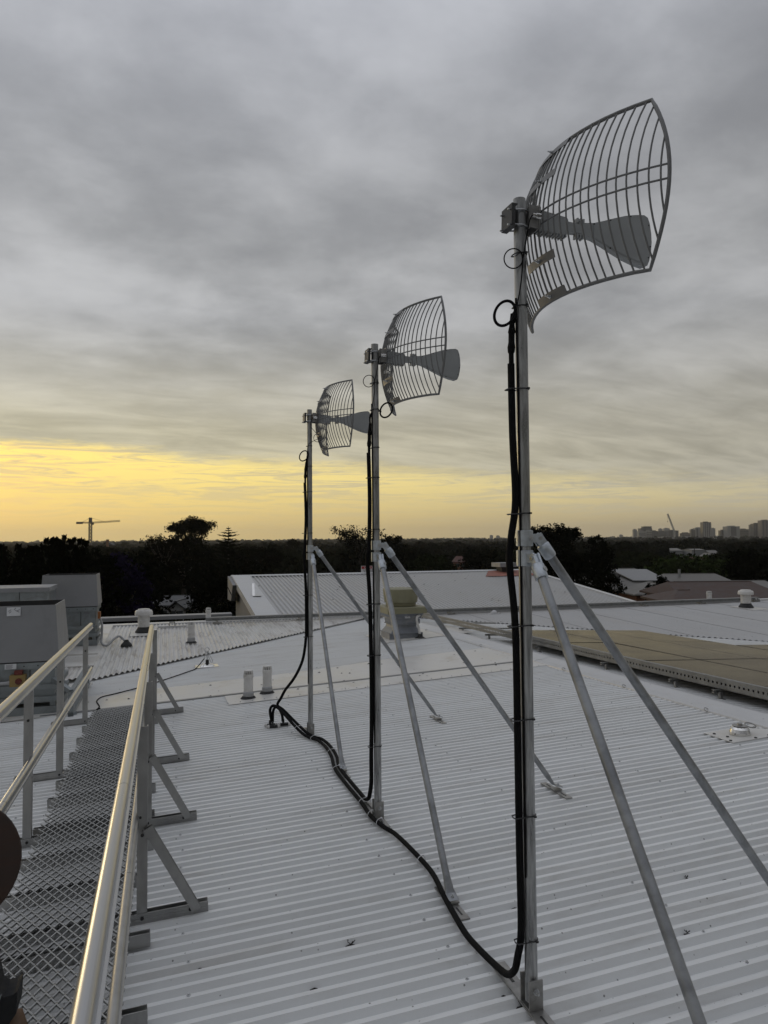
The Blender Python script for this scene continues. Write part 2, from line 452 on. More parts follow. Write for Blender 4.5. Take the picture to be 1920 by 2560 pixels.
# ridge capping with joints
capn = 5
for i in range(capn):
    b0 = -5 + i * 3.88; b1 = b0 + 3.90; dz = .0025 * (i % 2)
    B = MB()
    prof = [(3.685, -.018), (3.695, .012), (3.725, .026), (3.80, .024), (RIDGE, .050), (4.08, .028), (4.17, .008)]
    prof = [(a, z + dz) for a, z in prof]
    vs = []
    for a, z in prof:
        f = R1 if a <= RIDGE else R6
        vs += [(a, b0, f(a, b0) + z), (a, b1, f(a, b1) + z)]
    B.add(vs, [(2 * k, 2 * k + 2, 2 * k + 3, 2 * k + 1) for k in range(len(prof) - 1)])
    cap = B.build('ridge_cap', M_CAP, bld)
    for j in range(3):
        bc = b0 + .5 + j * 1.3; B = MB()
        B.tube([(3.69 + .022 * math.cos(q), bc + .02 * math.sin(q), R1(3.7, bc) + .02 + .014 * math.sin(q)) for q in np.linspace(0, 4.6, 8)], .004, 5)
        B.build('clip', M_PLATE, cap)
# capping and parapet behind the corrugated slopes
B = MB(); B.bb(-4.2, 16.8, 14.43, 14.72, -.30, R3(0, 14.45) + .035); B.build('parapet', M_CAP, bld)
B = MB(); B.bb(-5.5, .35, 16.6, 17.0, -.19, -.10); B.build('parapet', M_HOOD, bld)
# walls
B = MB(); B.bb(-8.9, 16.9, -5.9, 14.4, -9.0, -1.0); B.build('wall', M_WALL, bld)

# roofing screws in rows over the purlins
rng = random.Random(5)
def screws():
    B = MB()
    def scr(a, b, h, r=.0055):
        B.lathe([(r * 1.7, h), (r * 1.7, h + .002), (r * .9, h + .003), (r * .9, h + .009), (0, h + .009)], (a, b, 0), 6, smooth=False)
    for i in range(8):
        a = -4.55 + i * 1.1
        for j in range(int(12 / PITCH)):
            if (j + i) % 3 or rng.random() < .12: continue
            b = -3.0 + (-5.0 + 3.0) % PITCH + j * PITCH + .060
            if 6.1 < b < 8.3: continue
            scr(a + rng.uniform(-.012, .012), b, R1(a, b))
    for i in range(5):
        a = 4.7 + i * 1.3
        for j in range(60):
            b = 3.0 + (-5.0 - 3.0) % PITCH + 2 * j * PITCH + .060
            scr(a, b, R6(a, b))
    for b in (10.4, 11.5, 12.6, 13.7):
        for j in range(95):
            a = -2.43 + j * .153
            if lowedge(a) < b - .1: scr(a, b, R3(a, b) + .022)
    for j in range(30): scr(-.62 + .0 + j * .145, 6.24 + .003 * j, R1(-.6 + j * .145, 6.24) + .006, .005)
    return stuff(B.build('roof_screw', M_BOLT, bld))


screws()


def litter():
    B = MB((0, 0, 0)); r = random.Random(11)
    def bit(a, b, h, s):
        n = r.randint(5, 7); ph = r.random() * 6.28
        top = Vector((a, b, h + s * r.uniform(.25, .6)))
        ring = [Vector((a + s * math.cos(ph + 2 * PI * k / n) * r.uniform(.5, 1.2), b + s * .6 * math.sin(ph + 2 * PI * k / n) * r.uniform(.5, 1.2), h + .001)) for k in range(n)]
        B.add(ring + [top], [(k, (k + 1) % n, n) for k in range(n)])
    def twig(a, b, h, s):
        for k in range(5):
            q = r.random() * PI; p0 = Vector((a, b, h)); B.bar(p0, p0 + Vector((math.cos(q) * s, math.sin(q) * s * .4, s * r.uniform(.2, 1.0))), .0025, .0025)
    for k in range(420):
        a = r.uniform(-4, 3.6); b = -2.2 + (r.random() ** .75) * 11
        row = math.floor((b + 5.0) / PITCH); b = -5.0 + row * PITCH + .016 + r.uniform(-.006, .012)      # collects behind the ribs
        bit(a, b, R1(a, b) - .025, r.choice((.004, .005, .006, .009, .013)))
    for k in range(900):                                                                                  # lines of fine grit
        a0 = -2 + 5.5 * r.random(); row = r.randint(int(2.6 / PITCH), int(6 / PITCH)); b = -5.0 + row * PITCH + .020
        bit(a0, b + r.uniform(-.003, .003), R1(a0, b) - .025, r.uniform(.0012, .003))
    for a, b, s in ((-.53, .75, .022), (-.02, .06, .02), (.30, .75, .022), (-.60, 1.45, .018), (-.74, .12, .022), (-1.15, .35, .020), (-.97, .0, .02), (.44, .95, .016), (.06, 1.0, .018),
                    (.6, 2.2, .014), (1.1, 2.6, .013), (1.0, 1.1, .015), (1.25, .62, .016), (1.42, .55, .016), (1.8, 1.3, .016), (.9, .25, .018), (2.2, 2.0, .015), (-.75, .45, .018), (1.6, 3.2, .016), (2.4, 3.6, .016), (.25, 5.4, .02), (-.4, 5.6, .025), (-.3, 5.1, .03)):
        row = math.floor((b + 5.0) / PITCH); b = -5.0 + row * PITCH + .020
        bit(a, b, R1(a, b) - .024, s * 1.15)
        if rng.random() < .3: twig(a, b, R1(a, b) - .014, s * .9)
    for k in range(60):
        a = r.uniform(-2.4, 3.6); b = r.uniform(6.2, 8.1); bit(a, b, R1(a, b) + .007, r.choice((.010, .014, .02, .026)))
    for k in range(50):
        b = r.uniform(9.2, 14.0); a = r.uniform(-2.2, 14); 
        if lowedge(a) < b: bit(a, b, R3(a, b) + .02, r.choice((.010, .014, .02)))
    for k in range(90):
        a = r.uniform(1.2, 11.6); b = r.uniform(15.3, 21.8); bit(a, b, R5(a, b), r.choice((.015, .02, .035)))
    o = B.build('leaf_litter', M_LITTER); o.location = O; o.rotation_euler = (0, 0, YAW); stuff(o)


litter()

# raised roof behind
b5 = thing('building', 'raised white-roofed wing with a grey gable end behind the cable tray', 'building', 0.85, 14.97, -.3)
B = mb(b5); B.prism([(.95, 15.1, R5(0, 15.1) - .09), (.95, 21.9, R5(0, 21.9) - .09), (.95, 21.9, -9), (.95, 15.1, -9)], (10.8, 0, 0)); B.build('wall', M_WALL, b5)
B = mb(b5); B.prism([(.88, 14.97, R5(0, 14.97) - .05), (.88, 22.05, R5(0, 22.05) - .05), (.88, 22.05, R5(0, 22.05) - .15), (.88, 14.97, R5(0, 14.97) - .15)], (11.0, 0, 0)); slope5 = B.build('roof_slope', M_WALL, b5)
prof = rib_profile(8, .1267, .042)
B = MB(); vs = []
for y, z in prof: vs += [(y, 14.95, R5(0, 14.95) + z), (y, 22.0, R5(0, 22.0) + z)]
B.add(vs, [(2 * i, 2 * i + 2, 2 * i + 3, 2 * i + 1) for i in range(len(prof) - 1)])
me5 = B.mesh('roof_sheet', M_BACK)
for k in range(11):
    o = bpy.data.objects.new('roof_sheet', me5); COL.objects.link(o); o.parent = slope5
    o.location = Vector((.86 + k * 8 * .1267, 0, 0)) - Vector(tuple(b5['o']))
B = mb(b5); B.prism([(.80, 21.86, R5(0, 21.86) + .012), (.80, 22.05, R5(0, 22.05) + .030), (.80, 22.2, R5(0, 22.05) + .005), (.80, 22.2, R5(0, 22.05) - .03), (.80, 21.86, R5(0, 21.86) + .004)], (11.1, 0, 0)); B.build('ridge_cap', M_CAP, b5)
for a0, a1 in ((.82, 1.42), (11.72, 11.98)):
    B = mb(b5); B.prism([(a0, 14.9, R5(0, 14.9) + .035), (a1, 14.9, R5(0, 14.9) + .010), (a1, 14.9, R5(0, 14.9) - .03), (a0, 14.9, R5(0, 14.9) - .16)], (0, 7.15, 7.15 * .107)); B.build('verge_cap', M_CAP, b5)
B = mb(b5); B.prism([(.70, 20.3, R5(0, 20.3) - .02), (.70, 22.15, R5(0, 22.15) - .02), (.70, 22.15, R5(0, 22.15) - .80), (.70, 20.9, R5(0, 20.9) - .62)], (.12, 0, 0)); B.build('fascia', M_WALL, b5)
B = mb(b5); B.prism([(.69, 20.5, R5(0, 20.5) - .34), (.69, 22.0, R5(0, 22.0) - .34), (.69, 22.0, R5(0, 22.0) - .40), (.69, 20.5, R5(0, 20.5) - .40)], (.012, 0, 0)); B.build('flashing', M_SHINY, b5)
B = mb(b5); B.prism([(9.5, 20.6, R5(0, 20.6) + .012), (11.6, 20.6, R5(0, 20.6) + .012), (11.6, 21.85, R5(0, 21.85) + .014), (10.2, 21.85, R5(0, 21.85) + .014)], (0, 0, .006)); B.build('flashing', M_RUST, b5)

# ---------------------------------------------------------------- cable trays with punched slots
def punched(B, p, dx, dz, L, h, pitch, sw, sh):
    """strip of sheet from p along dx (length L) and dz (height h) with a row of slots"""
    p, dx, dz = Vector(p), Vector(dx), Vector(dz); n = int(L / pitch)
    y0, y1 = (h - sh) / 2, (h + sh) / 2
    q = lambda x, y: p + dx * x + dz * y
    B.quad(q(0, 0), q(L, 0), q(L, y0), q(0, y0)); B.quad(q(0, y1), q(L, y1), q(L, h), q(0, h))
    for i in range(n):
        x0 = i * pitch; B.quad(q(x0, y0), q(x0 + pitch - sw, y0), q(x0 + pitch - sw, y1), q(x0, y1))


t = thing('cable_tray', 'long galvanised slotted cable tray running across behind the corrugated roofs', 'cable tray', -.4, 14.0, .0)
B = mb(t)
punched(B, (-.45, 14.14, R3(0, 14.1) + .085), (1, 0, -.0012), (0, 0, 1), 15.6, .075, .10, .055, .02)
punched(B, (-.45, 14.30, R3(0, 14.1) + .085), (1, 0, -.0012), (0, 0, 1), 15.6, .075, .10, .055, .02)
B.prism([(-.45, 14.14, R3(0, 14.1) + .158), (15.15, 14.14, R3(0, 14.1) + .139), (15.15, 14.30, R3(0, 14.1) + .139), (-.45, 14.30, R3(0, 14.1) + .158)], (0, 0, .004))
B.build('channel', M_TRAY, t)
for i in range(9):
    B = mb(t); a = -.2 + i * 1.9; B.bb(a - .02, a + .02, 14.10, 14.34, R3(0, 14.2) + .02, R3(0, 14.2) + .085); B.bb(a - .10, a + .10, 14.08, 14.12, R3(0, 14.2) + .02, R3(0, 14.2) + .06); B.build('bracket', M_PLATE, t)

# ---------------------------------------------------------------- solar array
S = thing('solar_array', 'large solar array with beige reflections on the roof right of the ridge', 'solar panels', 4.36, 5, R6(4.36, 5) + .05)
PA, PBl = .985, 1.93
def panel_frame_mesh():
    B = MB(); 
    for x0, x1, y0, y1 in ((0, PA - .012, 0, .03), (0, PA - .012, PBl - .042, PBl - .012), (0, .03, .03, PBl - .042), (PA - .042, PA - .012, .03, PBl - .042)): B.bb(x0, x1, y0, y1, -.035, .0)
    return B.mesh('solar_panel', M_PFRAME)
def panel_glass_mesh():
    B = MB(); B.bb(.012, PA - .024, .012, PBl - .024, -.012, .0015); return B.mesh('glass', M_GLASS)
mf, mg = panel_frame_mesh(), panel_glass_mesh(); rng = random.Random(9)
rot6 = Matrix.Rotation(math.atan(SU), 4, 'Y') @ Matrix.Rotation(math.atan(SV), 4, 'X')
for i in range(6):
    for j in range(7):
        a = 4.37 + i * PA; b = 7.2 - (j - 1) * PBl + (.0 if i < 3 else -.45)
        if j == 0 or (i >= 3 and j == 1): continue
        z = R6(a, b) + .185
        fr = bpy.data.objects.new('solar_panel', mf); COL.objects.link(fr); fr.parent = S
        loc = Vector((a, b, z)) - Vector(tuple(S['o']))
        fr.matrix_local = Matrix.Translation(loc) @ rot6 @ Matrix.Rotation(rng.uniform(-.0025, .0025), 4, 'X') @ Matrix.Rotation(rng.uniform(-.0025, .0025), 4, 'Y')
        gl = bpy.data.objects.new('glass', mg); COL.objects.link(gl); gl.parent = fr
B = mb(S)
bz = lambda b: R6(4.3, b)
for i in range(1):
    punched(B, (4.315, -3.0, bz(-3) + .100), (0, 1, SV), (0, 0, 1), 17.0, .105, .062, .022, .024)
    B.prism([(4.315, -3, bz(-3) + .205), (4.36, -3, bz(-3) + .205), (4.36, 14, bz(14) + .205), (4.315, 14, bz(14) + .205)], (0, 0, .004))
    B.prism([(4.316, -3, bz(-3) + .098), (4.36, -3, bz(-3) + .098), (4.36, 14, bz(14) + .098), (4.316, 14, bz(14) + .098)], (0, 0, -.004))
B.build('edge_channel', M_TRAY, S)
for b in (3.0, 3.76, 4.45, 5.80, 6.55, 7.6, 8.4, 9.4, 10.6, 11.8, 1.2, 1.9):
    B = mb(S); amax = 9.9 if b < 5.2 else 7.2 if b < 9.1 else 5.6
    for dz in (0, .026): B.bb(4.215, amax, b - .018, b + .018, bz(b) + .058 + dz, bz(b) + .062 + dz)
    B.bb(4.217, amax, b - .003, b + .003, bz(b) + .062, bz(b) + .084)
    for i, (x, y, z) in enumerate(B.v): B.v[i] = (x, y, z - SU * (x - 4.3))
    rl = B.build('mounting_rail', M_ALUP, S)
    B = mb(S); B.bb(4.27, 4.30, b - .045, b - .018, bz(b) - .005, bz(b) + .072); B.bb(4.27, 4.31, b - .085, b - .018, bz(b) - .004, bz(b) + .004); B.cyl((4.262, b - .03, bz(b) + .045), (4.272, b - .03, bz(b) + .045), .010, 8)
    B.build('foot', M_ALUP, rl)

# ---------------------------------------------------------------- walkway
Wk = thing('roof_walkway', 'expanded-mesh roof walkway with aluminium handrails on the left', 'walkway', -1.8, 1.5, R1(-1.8, 1.5))
def hw(a, b, h): return (a, b, R1(a, b) + h)
def expanded():
    B = mb(Wk); pu, pv = .0502, .0455; a0, a1 = -2.10, -1.50; b0, b1 = -2.6, 6.32
    nj = int((b1 - b0) / pv); ni = int((a1 - a0) / pu); r = random.Random(2)
    for j in range(nj + 1):
        b = b0 + j * pv; odd = j % 2
        sag = .0
        for i in range(ni + 1):
            a = a0 + i * pu + (pu / 2 if odd else 0)
            if a > a1 + .03: continue
            z = R1(a, b) + .083 + .003 * math.sin(b * 2.3)
            B.bar((a, b - .010, z + .0025), (a, b + .010, z - .0015), .0080, .010)
            if j < nj:
                for s in (-1, 1):
                    a2 = a + s * pu / 2
                    if a2 < a0 - .03 or a2 > a1 + .03: continue
                    up = Vector((s * .55, .35, .75))
                    B.bar((a + s * .002, b + .008, z - .002), (a2 - s * .002, b + pv - .008, R1(a2, b + pv) + .083 + .003 * math.sin((b + pv) * 2.3) + .0025), .0052, .0150, up)
    return B.build('walkway_mesh', M_MESH, Wk)


expanded()
def channel(B, p, q, w, h, t=.004, up=(0, 0, 1), ridges=True):
    """open-topped U section from p to q (p, q on the underside centre line)"""
    p, q, up = Vector(p), Vector(q), Vector(up).normalized(); d = (q - p).normalized(); s = d.cross(up).normalized()
    B.bar(p + up * t / 2, q + up * t / 2, w, t, up)
    for sg in (-1, 1):
        o = s * sg * (w / 2 - t / 2); B.bar(p + o + up * (h / 2 + t / 2), q + o + up * (h / 2 + t / 2), t, h - t, up)
        if ridges:
            for k in (.22, .5, .78): o2 = s * sg * (w / 2 + .0006); B.bar(p + o2 + up * h * k, q + o2 + up * h * k, .0016, .0035, up)


def disc(B, p, r, axis=(0, -1, 0), t=.006):
    a = Vector(axis).normalized(); p = Vector(p); B.cyl(p, p + a * t, r, 10)


frames = (-1.35, 1.29, 2.6, 4.08, 6.10)
for b in frames:
    B = mb(Wk); channel(B, hw(-2.53, b, .001), hw(-1.135, b, .001), .046, .052); ch = B.build('base_channel', M_ALUP, Wk)
    B = mb(Wk); disc(B, hw(-1.452, b - .0235, .030), .0085); disc(B, hw(-1.222, b - .0235, .030), .0085); disc(B, hw(-2.185, b - .0235, .030), .0085); B.build('bolt', M_DARKBOLT, ch)
for b in (-1.9, -.75, .47, 1.06, 1.72, 2.2, 2.72, 3.32, 3.75, 4.6, 5.15, 5.65):
    B = mb(Wk); channel(B, hw(-2.17, b, .002), hw(-1.41 if int(b * 7) % 2 else -1.485, b, .002), .04, .062, ridges=False); B.build('bearer', M_ALUP, Wk)
for b in frames:
    if b < -1: continue
    # right post: shallow channel, flat face to the walker
    B = mb(Wk); B.bb(-1.478, -1.428, b - .019, b - .015, R1(-1.45, b) + .01, R1(-1.45, b) + .965)
    for sx in (-1.478, -1.432): B.bb(sx, sx + .004, b - .015, b + .019, R1(-1.45, b) + .01, R1(-1.45, b) + .965)
    po = B.build('post', M_ALUP, Wk)
    B = mb(Wk); disc(B, hw(-1.452, b - .047, .443), .0085); disc(B, hw(-1.462, b - .019, .52), .006); B.build('bolt', M_DARKBOLT, po)
    B = mb(Wk); p, q = Vector(hw(-1.447, b - .034, .462)), Vector(hw(-1.212, b - .034, .022))
    channel(B, p, q, .026, .045, up=Vector((.88, 0, .47)), ridges=False)
    B.build('brace', M_ALUP, Wk)
for b in frames:
    if b < -1: continue
    B = mb(Wk); B.bb(-2.212, -2.160, b - .019, b - .015, R1(-2.18, b) + .01, R1(-2.18, b) + 1.02)
    for sx in (-2.212, -2.164): B.bb(sx, sx + .004, b - .015, b + .019, R1(-2.18, b) + .01, R1(-2.18, b) + 1.02)
    po = B.build('post', M_ALUP, Wk)
    B = mb(Wk); disc(B, hw(-2.185, b - .019, .50), .0085); disc(B, hw(-2.185, b - .019, .80), .0085); B.build('bolt', M_DARKBOLT, po)


def rail(a, h, b0, b1, name, w=.046, m=None):
    """extruded rail: rounded top over a small flange"""
    segs = []; bb = b0
    while bb < b1 - .05:
        segs.append((bb, min(bb + 3.0, b1))); bb += 3.0
    for k, (s0, s1) in enumerate(segs):
        B = mb(Wk); prof = []
        for i in range(17):
            q = PI * (1.12 - 1.24 * i / 16); prof.append((a + w / 2 * math.cos(q), h + w * .52 * math.sin(q)))
        prof += [(a + w * .42, h - .030), (a + w * .58, h - .032), (a + w * .58, h - .040), (a - w * .42, h - .040)]
        n = len(prof); vs = []
        e0, e1 = s0 + (.0015 if k else 0), s1 - .0015
        for x, z in prof: vs += [(x, e0, R1(x, e0) + z), (x, e1, R1(x, e1) + z)]
        B.add(vs, [(2 * i, 2 * i + 1, 2 * i + 3, 2 * i + 2) for i in range(16)], True)
        B.add(vs, [(2 * i, 2 * i + 1, 2 * ((i + 1) % n) + 1, 2 * ((i + 1) % n)) for i in range(16, n)])
        B.add(vs[0::2], [tuple(range(n))]); B.add(vs[1::2], [tuple(reversed(range(n)))])
        o = B.build(name, m or M_ALU, Wk)
    return o


rail(-1.490, 1.00, -2.83, 6.17, 'handrail'); rail(-2.165, 1.055, -1.55, 6.45, 'handrail')
rail(-1.488, .52, -2.4, 6.2, 'mid_rail', .034, M_ALUP); rail(-2.160, .55, -1.3, 6.45, 'mid_rail', .040)
for b in (-1.2, 1.2, 3.9):
    B = mb(Wk); B.tube([(-2.10 + .035 * math.cos(q), b + .05 * math.sin(q), R1(-2.1, b) + .088) for q in np.linspace(.3, 5.6, 12)], .004, 6); B.build('clip', M_MESH, Wk)

# ---------------------------------------------------------------- masts (author the first at the origin, copy the others)
MASTB = [0.0, 2.062, 4.332]
mast_lab = ['nearest and largest galvanised antenna mast on two raking braces', 'middle galvanised antenna mast braced on the ribbed roof', 'farthest galvanised antenna mast, beside the two white vent pipes']
ms = empty('antenna_mast', mast_lab[0], 'antenna mast', 'antenna masts in a row on the roof')
B = MB(); r_o, r_i, Lm = .0245, .0205, 3.157
B.lathe([(r_o, .030), (r_o, Lm), (r_i, Lm), (r_i, Lm - .25)], n=28); B.build('pole', M_POLE, ms)
# base bracket: flat bar over the ribs and an upright clevis
B = MB(); B.box((0, .06, .006), (.062, .46, .009))
for y in (-.034, .034): B.box((0, y, .066), (.058, .006, .110))
B.box((0, 0, .0135), (.056, .062, .006)); base = B.build('base_bracket', M_PLATE, ms)
for i, (x, y, z) in enumerate(((.0, -.037, .080),)):
    B = MB(); B.lathe([(.013, 0), (.013, .003), (.009, .003), (.009, .011), (.005, .011), (.005, .020), (0, .020)], (x, y, z), 6, (0, -1, 0), False); B.build('bolt', M_BOLT, base)
B = MB(); B.box((0, .20, .0112), (.012, .10, .002)); B.box((0, -.11, .0112), (.008, .08, .002)); B.build('slot', M_DARKBOLT, base)


def collar(h, dirv):
    B = MB(); B.lathe([(r_o + .001, -.032), (r_o + .0085, -.030), (r_o + .0085, .030), (r_o + .001, .032)], (0, 0, h), 24)
    d = Vector(dirv).normalized(); s = Vector((-d.y, d.x, 0))
    for sg in (-1, 1): B.box(Vector((0, 0, h)) + d * .046 + s * sg * .014, (.05, .007, .034), Matrix((d, s, Vector((0, 0, 1)))).transposed())
    o = B.build('clamp', M_CLAMP, ms)
    B = MB(); k = Vector((-d.x * 0, 0, 0)) + Vector((.35, -.94, 0)).normalized() * (r_o + .007) + Vector((0, 0, h))
    ax = Vector((.35, -.94, 0)); B.lathe([(.012, 0), (.012, .004), (.007, .005), (.006, .003), (0, .003)], k, 10, ax); 
    B.cyl(Vector((0, 0, h)) + d * .060 - s * .021, Vector((0, 0, h)) + d * .060 + s * .021, .008, 8)
    B.build('bolt', M_BOLT, o)
    return Vector((0, 0, h)) + d * .060


def brace(piv, foot, name='brace'):
    piv, foot = Vector(piv), Vector(foot); d = (foot - piv).normalized()
    B = MB(); B.tube([piv + d * .045, piv + d * .10, foot - d * .16, foot - d * .10], .0182, 16)
    # flattened end bolted down
    side = d.cross(Vector((0, 0, 1))).normalized(); upn = side.cross(d)
    n = 14; ring = lambda c, rx, ry: [c + side * rx * math.cos(2 * PI * k / n) + upn * ry * math.sin(2 * PI * k / n) for k in range(n)]
    A1, A2, A3 = ring(foot - d * .105, .0182, .0182), ring(foot - d * .045, .024, .010), ring(foot - d * .02 + Vector((0, 0, .008)), .027, .0045)
    fl = Vector((d.x, d.y, 0)).normalized(); A4 = ring(foot + fl * .040 + Vector((0, 0, .010)), .027, .0045)
    for a, b in ((A1, A2), (A2, A3), (A3, A4)): B.add(a + b, [(k, (k + 1) % n, n + (k + 1) % n, n + k) for k in range(n)], True)
    B.add(A4, [tuple(range(n))])
    br = B.build(name, M_BRACE, ms)
    B = MB(); B.tube([piv - d * .012, piv + d * .030], .014, 12); B.tube([piv + d * .028, piv + d * .034, piv + d * .085, piv + d * .092], [.020, .0255, .0255, .0235], 18)
    sd = side
    for sg in (-1, 1): B.box(piv + d * .012 + sd * sg * .011, (.052, .008, .036), Matrix((d, sd, upn)).transposed())
    B.build('socket', M_CLAMP, br)
    B = MB(); c = piv + d * .060 + (sd * -.55 + upn * .83).normalized() * .0245; B.lathe([(.011, 0), (.011, .004), (.006, .005), (.005, .002), (0, .002)], c, 10, (sd * -.55 + upn * .83))
    B.lathe([(.013, 0), (.013, .003), (.009, .003), (.009, .010), (.005, .010), (.005, .018), (0, .018)], foot + fl * .018 + Vector((0, 0, .014)), 6, None, False)
    B.build('bolt', M_BOLT, br)
    B = MB(); y0 = foot.y
    for (u0, u1) in ((-.175, .175),):
        B.prism([(foot.x - .024, y0 + u0, SU * foot.x + SV * (y0 + u0) + .001), (foot.x + .024, y0 + u0, SU * (foot.x) + SV * (y0 + u0) + .001), (foot.x + .024, y0 + u1, SU * foot.x + SV * (y0 + u1) + .001), (foot.x - .024, y0 + u1, SU * foot.x + SV * (y0 + u1) + .001)], (0, 0, .007))
    B.bb(foot.x - .03, foot.x + .03, y0 - .035, y0 + .035, foot.z - .010, foot.z - .002)
    B.build('foot_plate', M_PLATE, br)
    B = MB(); B.box((foot.x, y0 - .10, SU * foot.x + SV * y0 + .0105), (.008, .07, .002)); B.box((foot.x, y0 + .10, SU * foot.x + SV * y0 + .0075), (.008, .05, .002)); B.build('slot', M_DARKBOLT, br)


pB = collar(1.800, (1, .0, 0)); pA = collar(1.722, (.20, -1, 0))
brace(pA, (.02, -1.21, SU * .02 + SV * -1.21 + .022)); brace(pB, (1.29, -.06, SU * 1.29 + .022))

an_lab = ['nearest and largest grey grid dish antenna with paddle feed on its mast', 'grey grid dish antenna on the middle mast', 'smallest-looking grey grid dish antenna on the farthest mast']
an = empty('grid_antenna', an_lab[0], 'antenna', 'grid dish antennas on the masts')
A0, IF, W0, WC, HC, HT = .076, .8709, .5077, .406, .314, .3115
def par(b, z): return Vector((A0 + IF * (b * b + z * z), b, z))
refl_v = []
def rim():
    B = MB(); n = 16; path = []
    for i in range(n): path.append((-WC + 2 * WC * i / n, HT + (HC - HT) * abs(-1 + 2 * i / n)))
    for i in range(n): z = HC - 2 * HC * i / n; path.append((W0 - (W0 - WC) * (z / HC) ** 2, z))
    for i in range(n): path.append((WC - 2 * WC * i / n, -HT))
    for i in range(n): z = -HC + 2 * HC * i / n; path.append((-(W0 - (W0 - WC) * (z / HC) ** 2), z))
    B.tube([par(b, z) for b, z in path], .0074, 8, closed=True); return B.build('reflector', M_GRID, an)


rf = rim()
nb = 16
for k in range(-nb, nb + 1):
    if k == 0: continue
    b = (abs(k) - .5) * W0 / (nb + .2) * (1 if k > 0 else -1)
    zl = HT if abs(b) <= WC else HC * math.sqrt(max((W0 - abs(b)) / (W0 - WC), 0.02))
    B = MB(); B.tube([par(b, -zl + 2 * zl * i / 12) for i in range(13)], .0046 if abs(k) == 1 else .0037, 6, caps=False); B.build('grid_bar', M_GRID, rf)
for z in (-.026, .026):
    B = MB(); B.tube([par(-W0 + 2 * W0 * i / 16, z) for i in range(17)], .0042, 6, caps=False); B.build('cross_bar', M_GRID, rf)
for z in (.300, .165, -.165, -.300):
    B = MB(); n = 10; vs = []
    for i in range(n + 1):
        b = -.098 + .196 * i / n
        for dz in (-.016, .016): p = par(b, z + dz) - Vector((.006, 0, 0)); vs += [p, p - Vector((.0025, 0, 0))]
    B.add(vs, [f for i in range(n) for f in ((4 * i, 4 * i + 4, 4 * i + 6, 4 * i + 2), (4 * i + 1, 4 * i + 3, 4 * i + 7, 4 * i + 5), (4 * i, 4 * i + 1, 4 * i + 5, 4 * i + 4), (4 * i + 2, 4 * i + 6, 4 * i + 7, 4 * i + 3))])
    sp = B.build('splice_plate', M_GRID, rf)
    B = MB(); B.lathe([(.009, 0), (.009, .003), (.006, .003), (.006, .012), (.003, .012), (.003, .024), (0, .024)], par(0, z) - Vector((.008, 0, 0)), 6, (-1, 0, 0), False); B.build('bolt', M_BOLT, sp)
# mount on the pole
B = MB()
B.box((.066, 0, 0), (.006, .085, .100)); B.box((.047, .038, -.004), (.052, .004, .090)); B.box((.047, -.038, -.004), (.052, .004, .090))
B.box((.028, 0, -.004), (.004, .080, .090)); mt = B.build('mounting_bracket', M_PLATE, an)
B = MB(); B.box((-.056, .0, -.010), (.004, .085, .088))
for z in (-.052, .032): B.box((-.044, 0, z), (.022, .085, .004))
for sy in (-1, 1): B.box((-.049, sy * .041, -.010), (.014, .004, .085))
B.build('clamp', M_DPLATE, mt)
for z in (-.040, .022):
    B = MB(); B.tube([(-.070, .0315, z - .012), (-.02, .0315, z - .004), (.0, .0315, z)] + [(.0 + .0315 * math.sin(q), .0315 * math.cos(q), z) for q in np.linspace(.3, PI - .3, 8)] + [(.0, -.0315, z), (-.02, -.0315, z - .004), (-.070, -.0315, z - .012)], .0038, 8); B.build('u_bolt', M_BOLT, mt)
B = MB(); B.tube([(.040, -.055, -.008), (.062, -.055, -.008)], .012, 12); B.tube([(.026, -.055, -.008), (.040, -.055, -.008)], .009, 12); B.build('connector', M_SHINY, mt)
B = MB()
B.prism([(.080, -.020, .040), (.205, -.020, .030), (.212, -.020, .022), (.212, -.020, -.034), (.205, -.020, -.042), (.080, -.020, -.046)], (0, .040, 0))
for k in range(9): B.box((.095 + .0135 * k, 0, -.046), (.005, .042, .012))
B.prism([(.212, -.014, .018), (.285, -.014, .016), (.285, -.014, -.020), (.212, -.014, -.024)], (0, .028, 0)); arm = B.build('feed_arm', M_HORN, an)
B = MB(); top = [(.268, .026), (.300, .027), (.340, .034), (.390, .052), (.440, .072), (.495, .092), (.550, .106), (.590, .112), (.608, .104), (.618, .080), (.626, .040), (.629, .0)]
poly = [(x, z) for x, z in top] + [(x, -z) for x, z in reversed(top[:-1])]
B.prism([(x, -.013, z) for x, z in poly], (0, .026, 0)); hn = B.build('feed_horn', M_HORN, an)
B = MB(); t2 = [(x * .985 + .004, z * .86) for x, z in top[2:-2]] + [(.607, 0)]
ins = t2 + [(x, -z) for x, z in reversed(t2[:-1])]
B.prism([(x, -.0155, z) for x, z in ins], (0, .0026, 0)); B.build('raised_panel', M_HORN, hn)
for x, z in ((.34, .029), (.42, .060), (.52, .094), (.611, .07), (.621, -.02), (.611, -.07), (.52, -.094), (.42, -.060)):
    B = MB(); B.cyl((x, -.0160, z), (x, -.0128, z), .0035, 8); B.build('bolt', M_DARKBOLT, hn)
for x in (.262, .276, .290):
    for sg in (-1, 1): B = MB(); B.box((x, 0, sg * .032), (.007, .030, .018)); B.build('clip', M_HORN, hn)

mast_objs, ant_objs = [], []
for i in range(3):
    m = ms if i == 0 else copy_tree(ms); n = an if i == 0 else copy_tree(an)
    m['label'], n['label'] = mast_lab[i], an_lab[i]
    b = MASTB[i]
    m.location = W(0, b, R1(0, b)); m.rotation_euler = (0, 0, YAW)
    n.location = W(0, b, R1(0, b) + 3.082); n.rotation_euler = (0, .039, YAW + .0275)

